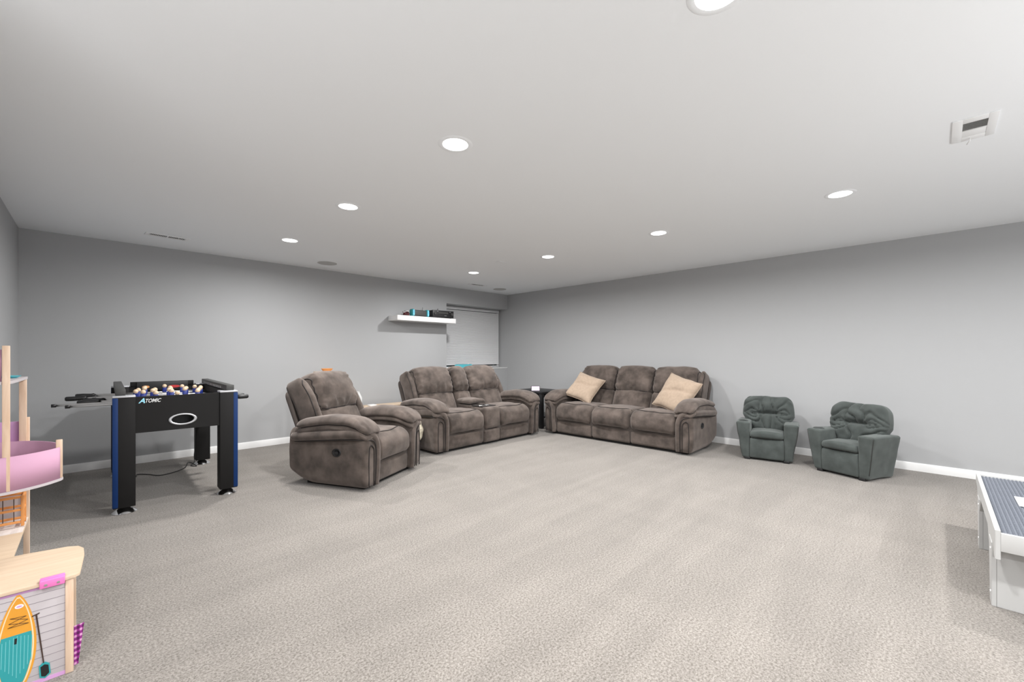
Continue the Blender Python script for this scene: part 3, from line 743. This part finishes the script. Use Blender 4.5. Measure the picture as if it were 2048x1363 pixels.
# ------------------------------------------------------------------ foosball table
FW, FL = 0.80, 1.50
ft = thing('foosball_table', 'black foosball table with blue leg trim and steel rods', 'foosball table', (-5.58, -1.18, 0), -1.0)
hx, hy = FW / 2, FL / 2
for s in (-1, 1):
    for e in (-1, 1):
        lg = box('leg', *sorted((s * (hx - 0.13), s * (hx - 0.001))), *sorted((e * (hy - 0.13), e * hy)), 0.05, 0.885, 'black_matte', ft, 0.004)
        box('blue_trim', *sorted((s * (hx - 0.032), s * (hx + 0.002))), *sorted((e * (hy - 0.05), e * (hy + 0.002))), 0.055, 0.884, 'blue', lg, 0.006)
        box('corner_cap', *sorted((s * (hx - 0.13), s * (hx + 0.001))), *sorted((e * (hy - 0.13), e * (hy + 0.003))), 0.885, 0.898, 'silver', ft, 0.003)
        lathe('leveler_foot', [(0.074, 0.0), (0.076, 0.004), (0.066, 0.014), (0.048, 0.028), (0.024, 0.042), (0.020, 0.052)], 'chrome', lg, 32, (s * (hx - 0.068), e * (hy - 0.066), 0))
for s in (-1, 1):
    x0, x1 = sorted((s * (hx - 0.06), s * (hx - 0.03)))
    box('side_panel', x0, x1, -hy + 0.13, hy - 0.13, 0.60, 0.885, 'black_matte', ft, 0.002)
    x0, x1 = sorted((s * (hx - 0.075), s * (hx - 0.015)))
    rl = box('side_rail', x0, x1, -hy + 0.06, hy - 0.10, 0.898, 0.945, 'dark_grey', ft, 0.006)
    for i in range(14): box('scorer_bead', *sorted((s * (hx - 0.079), s * (hx - 0.073))), -0.45 + i * 0.07, -0.43 + i * 0.07, 0.905, 0.925, 'silver', rl)
# front end panel with an oval ball return
def end_panel(ysgn):
    y0, y1 = sorted((ysgn * (hy - 0.035), ysgn * (hy - 0.012)))
    X0, X1, Z0, Z1 = -hx + 0.13, hx - 0.13, 0.605, 0.885
    cx_, cz_, rx, rz_ = 0.02, 0.685, 0.074, 0.036
    n = 48; ang = [2 * math.pi * i / n for i in range(n)]
    bm = bmesh.new()
    rows = []
    for y in (y0, y1):
        inn = [bm.verts.new((cx_ + rx * math.cos(a), y, cz_ + rz_ * math.sin(a))) for a in ang]
        out = []
        for a in ang:
            c, s_ = math.cos(a), math.sin(a)
            tx = ((X1 - cx_) / c if c > 0 else (X0 - cx_) / c) if abs(c) > 1e-6 else 1e9
            tz_ = ((Z1 - cz_) / s_ if s_ > 0 else (Z0 - cz_) / s_) if abs(s_) > 1e-6 else 1e9
            k = min(tx, tz_); out.append([cx_ + k * c, y, cz_ + k * s_])
        for (qx, qz) in ((X0, Z0), (X0, Z1), (X1, Z0), (X1, Z1)):
            j = min(range(n), key=lambda i: (out[i][0] - qx) ** 2 + (out[i][2] - qz) ** 2); out[j] = [qx, y, qz]
        rows.append((inn, [bm.verts.new(o_) for o_ in out]))
    for i in range(n):
        j = (i + 1) % n
        (i0, o0), (i1, o1) = rows
        bm.faces.new((i0[i], i0[j], o0[j], o0[i])); bm.faces.new((i1[j], i1[i], o1[i], o1[j]))
        bm.faces.new((i0[j], i0[i], i1[i], i1[j])); bm.faces.new((o0[i], o0[j], o1[j], o1[i]))
    ep = bm_obj('end_panel', bm, 'black_matte', ft, angle=30)
    yf = ysgn * (hy - 0.012)
    ring = [(cx_ + (rx + 0.008) * math.cos(a), cz_ + (rz_ + 0.007) * math.sin(a)) for a in ang]
    vs = []; fs = []
    for (k, d) in ((1.0, 0.0), (1.0, 0.004), (0.80, 0.005), (0.78, -0.01)):
        for i, a in enumerate(ang):
            kx = (rx + 0.018) if k == 1.0 else rx * (1.0 if k == 0.80 else 0.985); kz = (rz_ + 0.011) if k == 1.0 else rz_ * (1.0 if k == 0.80 else 0.985)
            vs.append((cx_ + kx * math.cos(a), yf + ysgn * d, cz_ + kz * math.sin(a)))
    for r_ in range(3):
        for i in range(n): fs.append((r_ * n + i, r_ * n + (i + 1) % n, (r_ + 1) * n + (i + 1) % n, (r_ + 1) * n + i))
    raw('return_ring', vs, fs, 'silver', ep, True)
    boxes('return_cup', [(cx_ - 0.09, cx_ + 0.09, *sorted((ysgn * (hy - 0.15), ysgn * (hy - 0.036))), 0.625, 0.64), (cx_ - 0.09, cx_ + 0.09, *sorted((ysgn * (hy - 0.15), ysgn * (hy - 0.14))), 0.625, 0.76)], 'black', ep)
    return ep
ep = end_panel(-1); end_panel(1)
box('bottom_panel', -hx + 0.06, hx - 0.06, -hy + 0.04, hy - 0.04, 0.61, 0.622, 'black_matte', ft)
box('playfield', -hx + 0.06, hx - 0.06, -hy + 0.05, hy - 0.05, 0.755, 0.765, 'field', ft)
rr = box('end_rail', -hx + 0.14, hx - 0.14, hy - 0.05, hy - 0.02, 0.885, 0.93, 'black_matte', ft, 0.003)
box('end_scoreboard', -hx + 0.19, hx - 0.19, hy - 0.06, hy - 0.05, 0.84, 0.928, 'black', ft, 0.002)
bm = bmesh.new(); bmesh.ops.create_cone(bm, cap_ends=True, segments=24, radius1=1, radius2=1, depth=0.003, matrix=Matrix.Translation((0.09, hy - 0.0615, 0.872)) @ Matrix.Rotation(R(90), 4, 'X') @ Matrix.Diagonal((0.05, 0.014, 1, 1)))
bm_obj('red_badge', bm, 'red', rr)
bm = bmesh.new(); bmesh.ops.create_cone(bm, cap_ends=True, segments=24, radius1=1, radius2=1, depth=0.003, matrix=Matrix.Translation((-0.14, hy - 0.0615, 0.876)) @ Matrix.Rotation(R(90), 4, 'X') @ Matrix.Diagonal((0.03, 0.014, 1, 1)))
bm_obj('orange_badge', bm, 'orange', rr)
# lettering on the front panel
def text_mesh(name, body, size, m, parent, loc, rot, shear=0.0, extrude=0.0008, offset=0.0, width=None):
    cu = bpy.data.curves.new(name, 'FONT'); cu.body = body; cu.size = size; cu.shear = shear; cu.extrude = extrude; cu.offset = offset
    to = bpy.data.objects.new(name + '_tmp', cu); C.objects.link(to)
    dg = bpy.context.evaluated_depsgraph_get(); me = bpy.data.meshes.new_from_object(to.evaluated_get(dg))
    C.objects.unlink(to); bpy.data.objects.remove(to)
    o = bpy.data.objects.new(name, me); C.objects.link(o); me.materials.clear(); me.materials.append(M[m]); o.parent = parent
    o.location = loc; o.rotation_euler = rot
    if width:
        xs_ = [v.co.x for v in me.vertices]; k = width / (max(xs_) - min(xs_)); o.scale = (k, 1, 1)
    return o
yl = -hy + 0.010
text_mesh('lettering', 'A', 0.052, 'cyan_light', ep, (-0.252, yl, 0.836), (R(90), 0, 0), 0.35, 0.001, 0.0015)
text_mesh('lettering', 'TOMIC', 0.040, 'white', ep, (-0.218, yl, 0.838), (R(90), 0, 0), 0.35, 0.001, 0.0005, width=0.095)
# rods with handles and players
rods_y = [-0.56 + i * 0.16 for i in range(8)]
side = [1, 1, -1, -1, 1, -1, 1, -1]; npl = [1, 2, 3, 5, 5, 3, 2, 1]
reach = [0.23, 0.31, 0.20, 0.17, 0.10, 0.29, 0.10, 0.24]        # how far each rod end sticks out on the left
def player_mesh():
    bm = bmesh.new()
    add_box(bm, -0.014, 0.014, -0.008, 0.008, -0.075, -0.05, 0.003, 2, 0)
    add_box(bm, -0.010, 0.010, -0.008, 0.008, -0.055, 0.0, 0.003, 2, 0)
    add_box(bm, -0.018, 0.018, -0.012, 0.012, -0.012, 0.048, 0.006, 2, 0)
    g = bmesh.ops.create_uvsphere(bm, u_segments=12, v_segments=8, radius=0.019, matrix=Matrix.Translation((0, 0, 0.062)))
    for f in {f for v in g['verts'] for f in v.link_faces}: f.material_index = 1
    me = bpy.data.meshes.new('player'); bm.to_mesh(me); bm.free()
    me.polygons.foreach_set('use_smooth', [True] * len(me.polygons))
    for k in ('jersey', 'skin'): me.materials.append(M[k])
    return me
pm = player_mesh()
shift = [0.0, 0.03, -0.02, -0.03, 0.02, 0.04, -0.03, 0.0]
for i, (ry, sd_, np_) in enumerate(zip(rods_y, side, npl)):
    s0 = shift[i]
    L0 = -hx - reach[i]; L1 = hx + (0.10 if sd_ > 0 else 0.05)
    rod = tube('rod', [(L0, ry, 0.825), (L1, ry, 0.825)], 0.0085, 'steel', ft, 12)
    h0 = L0 if sd_ < 0 else L1
    if sd_ < 0:
        xs_h = [L0 - 0.005, L0 + 0.005, L0 + 0.05, L0 + 0.10, L0 + 0.118, L0 + 0.13]
        rs = [0.013, 0.019, 0.020, 0.016, 0.019, 0.012]
        hd_ = tube('handle', [(x_, ry, 0.825) for x_ in xs_h], rs, 'black', rod, 16)
        tube('rod_cap', [(L1 - 0.002, ry, 0.825), (L1 + 0.022, ry, 0.825)], 0.012, 'black', rod, 12)
    else:
        xs_h = [L1 + 0.005, L1 - 0.005, L1 - 0.04, L1 - 0.05]
        tube('handle', [(x_, ry, 0.825) for x_ in (L1 + 0.02, L1 + 0.01, L1 - 0.05, L1 - 0.085)], [0.013, 0.019, 0.020, 0.014], 'black', rod, 16)
        tube('rod_cap', [(L0 + 0.002, ry, 0.825), (L0 - 0.024, ry, 0.825)], 0.0125, 'black', rod, 12)
    for k in range(np_):
        px = (k - (np_ - 1) / 2) * (0.58 / max(2, np_)) + s0 * 0.5
        p_ = bpy.data.objects.new('player', pm); C.objects.link(p_); p_.parent = rod; p_.location = (px, ry, 0.825)
        p_.rotation_euler = (R(random.choice((0, 6, -8, 14, -12))), 0, 0)
cord = smooth_path([(-5.18, -0.36, 0.60), (-5.22, -0.28, 0.35), (-5.27, -0.27, 0.10), (-5.29, -0.40, 0.012), (-5.34, -0.55, 0.006), (-5.30, -0.62, 0.006), (-5.36, -0.55, 0.045), (-5.40, -0.62, 0.008), (-5.50, -0.75, 0.006), (-5.62, -0.80, 0.006), (-5.70, -0.68, 0.006), (-5.78, -0.60, 0.006), (-5.80, -0.70, 0.006), (-5.85, -0.55, 0.006)], 7)
tag(tube('power_cord', cord, 0.0045, 'black', None, 7), 'thin black power cord trailing on the carpet under the foosball table', 'cord')

# ------------------------------------------------------------------ dollhouse along the left wall
O = (-6.40, -3.42, 0.0)
dh = thing('dollhouse', 'tall wooden dollhouse with pink balconies and a paddleboard print panel', 'dollhouse', O)
def dbox(name, x0, x1, y0, y1, z0, z1, m, parent=None, bev=0.002):
    return box(name, x0 - O[0], x1 - O[0], y0 - O[1], y1 - O[1], z0 - O[2], z1 - O[2], m, parent or dh, bev)
XW = XL + 0.02
# ground-floor annex with deck roof
deck = [(XW, -3.945), (-6.17, -3.945), (-6.145, -3.94), (-6.132, -3.925), (-6.128, -3.85), (-6.122, -3.72), (-6.125, -3.64), (-6.14, -3.60), (-6.175, -3.575), (-6.23, -3.565), (-6.30, -3.55), (XW, -3.54)]
prism('deck', [(x - O[0], y - O[1]) for x, y in deck], 'Z', 0.358, 0.37, 'pine_h', dh, 0.0015)
dbox('end_panel', XW, -6.170, -3.932, -3.922, 0.0, 0.356, 'print_white', None)
EP = dh.children[-1]
yp = -3.932
def decal(name, poly, m, d=0.001, parent=None, base=0.0):
    return prism(name, [(x - O[0], z) for x, z in poly], 'Y', yp - base - d - O[1], yp - base - O[1] + 0.0005, m, parent or EP)
for i in range(11):
    z = 0.34 - i * 0.0295 - 0.012
    decal('siding_line', [(XW, z), (-6.171, z), (-6.171, z + 0.0022), (XW, z + 0.0022)], 'siding_line', 0.0006)
decal('lilac_strip', [(XW, 0.346), (-6.171, 0.346), (-6.171, 0.356), (XW, 0.356)], 'lilac', 0.0010)
decal('lilac_strip', [(XW, 0.0), (-6.171, 0.0), (-6.171, 0.014), (XW, 0.014)], 'lilac', 0.0010)
def board(k, z_lo=0.0, z_hi=1.0):
    cx_, z0, z1, hwid = -6.293, 0.0, 0.345, 0.050
    L, Rr = [], []
    n = 24
    for i in range(n + 1):
        q = z_lo + (z_hi - z_lo) * i / n
        wv = hwid * math.sin(math.pi * (0.04 + 0.96 * q) ** 0.85) ** 0.62 if 0 < q < 1 else 0.004
        c = cx_ + 0.012 * (q - 0.5)
        L.append((c - wv * k, z0 + (z1 - z0) * (0.5 + (q - 0.5) * (1 - (1 - k) * 0.35)))); Rr.append((c + wv * k, z0 + (z1 - z0) * (0.5 + (q - 0.5) * (1 - (1 - k) * 0.35))))
    return Rr + L[::-1]
bd = decal('paddleboard', board(1.0), 'board_orange', 0.0012)
decal('paddleboard_stripe', board(0.88), 'board_cream', 0.0016)
decal('paddleboard_face', board(0.80), 'board_orange', 0.0020)
decal('paddleboard_pad', board(0.78, 0.05, 0.60), 'teal', 0.0024)
for i in range(-4, 5):
    x_ = -6.293 + i * 0.0088
    decal('pad_groove', [(x_, 0.05 + abs(i) * 0.012), (x_ + 0.0016, 0.05 + abs(i) * 0.012), (x_ + 0.004, 0.200 - abs(i) * 0.003), (x_ + 0.0024, 0.200 - abs(i) * 0.003)], 'teal_light', 0.0027)
decal('pad_handle', [(-6.297, 0.172), (-6.291, 0.172), (-6.290, 0.192), (-6.296, 0.192)], 'black', 0.0030)
decal('badge', [(-6.285 + 0.011 * math.cos(a * 0.3142), 0.304 + 0.0075 * math.sin(a * 0.3142)) for a in range(20)], 'white', 0.0028)
decal('badge_print', [(-6.285 + 0.007 * math.cos(a * 0.3142), 0.304 + 0.0032 * math.sin(a * 0.3142)) for a in range(20)], 'lilac', 0.0032)
lc = [(-6.307, 0.268), (-6.268, 0.264), (-6.310, 0.250), (-6.264, 0.250), (-6.312, 0.236), (-6.262, 0.236)]
for a, b in ((0, 3), (1, 2), (2, 5), (3, 4), (1, 0), (4, 5)):
    p, q = lc[a], lc[b]
    tube('lacing', [(p[0] - O[0], yp - 0.0032 - O[1], p[1]), (q[0] - O[0], yp - 0.0032 - O[1], q[1])], 0.0007, 'brown', EP, 5)
decal('paddle_shaft', [(-6.2275, 0.07), (-6.2245, 0.07), (-6.2425, 0.258), (-6.2465, 0.258)], 'brown', 0.0030)
decal('paddle_grip', [(-6.255, 0.253), (-6.236, 0.258), (-6.236, 0.261), (-6.255, 0.256)], 'brown', 0.0034)
decal('paddle_blade', [(-6.238, 0.062), (-6.230, 0.070), (-6.222, 0.072), (-6.211, 0.062), (-6.208, 0.025), (-6.222, 0.012), (-6.236, 0.020)], 'teal', 0.0030)
decal('paddle_blade_core', [(-6.234, 0.058), (-6.224, 0.064), (-6.214, 0.058), (-6.212, 0.028), (-6.222, 0.018), (-6.232, 0.024)], 'black', 0.0034)
dbox('post', -6.171, -6.149, -3.937, -3.917, 0.0, 0.358, 'pine_v')
dbox('post', -6.171, -6.149, -3.60, -3.58, 0.0, 0.358, 'pine_v')
br = dbox('hook_bracket', -6.236, -6.171, -3.950, -3.934, 0.350, 0.378, 'hot_pink', None, 0.003)
dbox('hook_lip', -6.236, -6.171, -3.938, -3.920, 0.371, 0.382, 'hot_pink', br, 0.003)
for xx in (-6.220, -6.188):
    lathe('screw', [(0.0005, 0.0), (0.0045, 0.0), (0.0045, 0.0015), (0.0005, 0.002)], 'steel', br, 14).matrix_local = Matrix.Translation((xx - O[0], -3.950 - O[1], 0.362)) @ Matrix.Rotation(R(90), 4, 'X')
# main tower floors
dbox('floor_slab', XW, -6.335, -3.545, -2.90, 0.348, 0.360, 'pine_h')
dbox('floor_print', XW, -6.337, -3.17, -2.902, 0.360, 0.3615, 'plank_white')
for yy in (-3.08, -2.99): dbox('plank_joint', XW, -6.337, yy, yy + 0.003, 0.3615, 0.362, 'brown', None, 0)
for (px, py, z0, z1) in ((-6.333, -2.905, 0.0, 0.884), (XW + 0.01, -2.905, 0.0, 1.10), (XW + 0.01, -3.53, 0.0, 1.25)):
    dbox('post', px - 0.022, px, py - 0.005, py + 0.02, z0, z1, 'pine_v')
dbox('back_board', XW - 0.012, XW, -3.54, -2.90, 0.36, 1.24, 'print_white')
dbox('end_wall', XW, -6.36, -2.895, -2.885, 0.36, 0.62, 'print_white')
dbox('pink_wall', XW, -6.345, -2.895, -2.887, 0.62, 0.865, 'lilac')
# balcony: leaf-shaped floor, pink curved rim
front = [(XW, -3.48), (-6.45, -3.48), (-6.376, -3.468), (-6.31, -3.438), (-6.25, -3.387), (-6.205, -3.325)]
back = [(-6.198, -3.30), (-6.215, -3.20), (-6.255, -3.09), (-6.32, -3.00), (-6.40, -2.955), (XW, -2.94)]
fp_ = [tuple(p)[:2] for p in smooth_path([(x, y, 0) for x, y in front], 5)]; bp_ = [tuple(p)[:2] for p in smooth_path([(x, y, 0) for x, y in back], 5)]
prism('balcony_floor', [(x - O[0], y - O[1]) for x, y in fp_ + bp_], 'Z', 0.612, 0.624, 'print_white', dh)
def ribbon(name, path, z0, z1, th, m):
    vs = []; fs = []; n = len(path)
    for i, p in enumerate(path):
        a = Vector(path[max(0, i - 1)]); b = Vector(path[min(n - 1, i + 1)]); d = (b - a).normalized(); nn_ = Vector((d.y, -d.x)) * th / 2
        for sg in (-1, 1):
            for z in (z0, z1): vs.append((p[0] + sg * nn_.x - O[0], p[1] + sg * nn_.y - O[1], z))
    for i in range(n - 1):
        a, b = i * 4, i * 4 + 4
        fs += [(a, b, b + 1, a + 1), (a + 2, a + 3, b + 3, b + 2), (a + 1, b + 1, b + 3, a + 3), (a, a + 2, b + 2, b)]
    fs += [(0, 1, 3, 2), (n * 4 - 4, n * 4 - 2, n * 4 - 1, n * 4 - 3)]
    return raw(name, vs, fs, m, dh, True)
def inset(p, k): return [(x + (-6.42 - x) * k, y + (-3.22 - y) * k) for x, y in p]
ribbon('balcony_rim', inset(fp_, 0.02), 0.624, 0.772, 0.005, 'pink'); ribbon('balcony_rim', inset(bp_, 0.02), 0.624, 0.772, 0.005, 'pink')
dbox('balcony_post', -6.222, -6.200, -3.312, -3.298, 0.624, 0.806, 'pine_v')
dbox('post', -6.372, -6.350, -3.46, -3.445, 0.624, 1.252, 'pine_v')
# upper floor
dbox('post', -6.368, -6.342, -2.93, -2.905, 0.624, 1.085, 'pine_v')
upper = [(XW, -3.46), (-6.375, -3.463), (-6.35, -3.40), (-6.345, -3.2), (-6.342, -3.0), (-6.340, -2.90), (XW, -2.90)]
prism('upper_floor', [(x - O[0], y - O[1]) for x, y in upper], 'Z', 1.085, 1.098, 'print_white', dh)
ribbon('roof_rim', [tuple(p)[:2] for p in smooth_path([(XW, -3.44, 0), (-6.45, -3.445, 0), (-6.374, -3.448, 0)], 5)], 1.098, 1.235, 0.006, 'pink')
# furniture standing in and on the dollhouse
bn = thing('toy_bunk_bed', 'orange plastic toy bunk standing on the dollhouse floor', 'toy furniture', (-6.40, -3.03, 0.3622), 0)
for sx in (-0.07, 0.055):
    for sy in (-0.03, 0.05): box('post', sx - 0.006, sx + 0.006, sy - 0.006, sy + 0.006, 0, 0.15, 'orange', bn, 0.002)
for z in (0.015, 0.075, 0.138):
    box('rail', -0.07, 0.055, -0.034, -0.026, z, z + 0.012, 'orange', bn, 0.002); box('rail', -0.07, 0.055, 0.046, 0.054, z, z + 0.012, 'orange', bn, 0.002)
    for sx in (-0.07, 0.055): box('rail', sx - 0.004, sx + 0.004, -0.03, 0.05, z, z + 0.012, 'orange', bn, 0.002)
for i in range(3): box('spindle', -0.045 + i * 0.035, -0.042 + i * 0.035, -0.032, -0.029, 0.02, 0.14, 'brown', bn)
tag(lathe('toy_plate', [(0.022, 0), (0.035, 0.008), (0.038, 0.012), (0.03, 0.009), (0.0005, 0.004)], 'aqua', None, 24), 'small aqua toy dish on the top floor of the dollhouse', 'toy dish')
bpy.data.objects['toy_plate'].location = (-6.385, -3.08, 1.098)
pm_ = raw('plaid_mat', [(-6.160, -3.900, 0.0), (-6.137, -3.890, 0.0), (-6.121, -3.885, 0.150), (-6.160, -3.895, 0.150), (-6.160, -3.894, 0.0), (-6.137, -3.884, 0.0), (-6.121, -3.879, 0.150), (-6.160, -3.889, 0.150)],
          [(0, 1, 2, 3), (7, 6, 5, 4), (0, 4, 5, 1), (1, 5, 6, 2), (2, 6, 7, 3), (3, 7, 4, 0)], 'plaid')
tag(pm_, 'purple plaid toy mat standing against the dollhouse corner post', 'mat')

# ------------------------------------------------------------------ white train table at the right edge
tr = thing('train_table', 'low white play table with blue-grey studded building plates', 'play table', (-2.47, -6.89, 0), 0)
TX0, TX1, TY0, TY1, TZ = -0.67, 0.67, -0.43, 0.43, 0.405
def side_board(name, y0, y1):
    a, b = TX0, TX1
    poly = [(a, TZ), (a, TZ - 0.135), (a + 0.05, TZ - 0.135), (a + 0.10, TZ - 0.085), (a + 0.13, TZ - 0.17), (a + 0.30, TZ - 0.17), (a + 0.40, TZ - 0.085), (b - 0.44, TZ - 0.085), (b - 0.36, TZ - 0.17), (b - 0.22, TZ - 0.17), (b - 0.12, TZ - 0.07), (b, TZ - 0.055), (b, TZ)]
    return prism(name, poly, 'Y', y0, y1, 'table_white', tr, 0.0015)
side_board('side_board', TY1 - 0.018, TY1); side_board('side_board', TY0, TY0 + 0.018)
box('end_board', TX0, TX0 + 0.018, TY0 + 0.018, TY1 - 0.018, TZ - 0.095, TZ - 0.012, 'table_white', tr, 0.0015)
box('end_board', TX1 - 0.018, TX1, TY0 + 0.018, TY1 - 0.018, TZ - 0.095, TZ - 0.005, 'table_white', tr, 0.0015)
box('tabletop', TX0 + 0.018, TX1 - 0.018, TY0 + 0.018, TY1 - 0.018, TZ - 0.034, TZ - 0.022, 'table_white', tr)
for lx in (TX0 + 0.13, TX1 - 0.36):
    for s in (-1, 1):
        y1 = s * (TY1 + 0.003)
        lg = prism('leg', [(lx, 0), (lx + 0.085, 0), (lx + 0.14, TZ - 0.10), (lx, TZ - 0.10)], 'Y', *sorted((y1, y1 - s * 0.018)), 'table_white', tr, 0.0015)
        prism('leg_brace', [(y1 - s * 0.016, 0), (y1 - s * 0.15, 0), (y1 - s * 0.19, TZ - 0.05), (y1 - s * 0.016, TZ - 0.05)], 'X', lx, lx + 0.018, 'table_white', lg, 0.0015)
        for z in (0.06, 0.27): lathe('bolt', [(0.0005, 0.003), (0.005, 0.003), (0.006, 0.0)], 'white_metal', lg, 12).matrix_local = Matrix.Translation((lx + 0.03, y1, z)) @ Matrix.Rotation(R(-90 * s), 4, 'X')
# studded plates
def plate(x0, x1, y0, y1):
    p = box('building_plate', x0 + 0.0006, x1 - 0.0006, y0 + 0.0006, y1 - 0.0006, TZ - 0.022, TZ - 0.017, 'brick_blue', tr)
    pit = 0.016; nx = int((x1 - x0) / pit); ny = int((y1 - y0) / pit)
    V, F = [], []; k = 6; zt = TZ - 0.017
    for i in range(nx):
        for j in range(ny):
            cx_, cy_ = x0 + (i + 0.5) * (x1 - x0) / nx, y0 + (j + 0.5) * (y1 - y0) / ny; o = len(V)
            for z in (zt, zt + 0.004):
                for a in range(k): V.append((cx_ + 0.0049 * math.cos(a * 1.0472), cy_ + 0.0049 * math.sin(a * 1.0472), z))
            for a in range(k): F.append((o + a, o + (a + 1) % k, o + k + (a + 1) % k, o + k + a))
            F.append(tuple(o + k + a for a in range(k)))
    s = raw('studs', V, F, 'brick_blue', p); s['kind'] = 'stuff'
gx = [TX0 + 0.020, -0.16, 0.265, TX1 - 0.020]; gy = [TY0 + 0.020, 0.0, TY1 - 0.020]
for i in range(3):
    for j in range(2): plate(gx[i], gx[i + 1], gy[j], gy[j + 1])
tag(box('white_tile', -2.535, -2.325, -6.78, -6.585, TZ - 0.013, TZ - 0.008, 'white', None, 0.001), 'flat white tile lying on the blue-grey studded plates', 'tile')
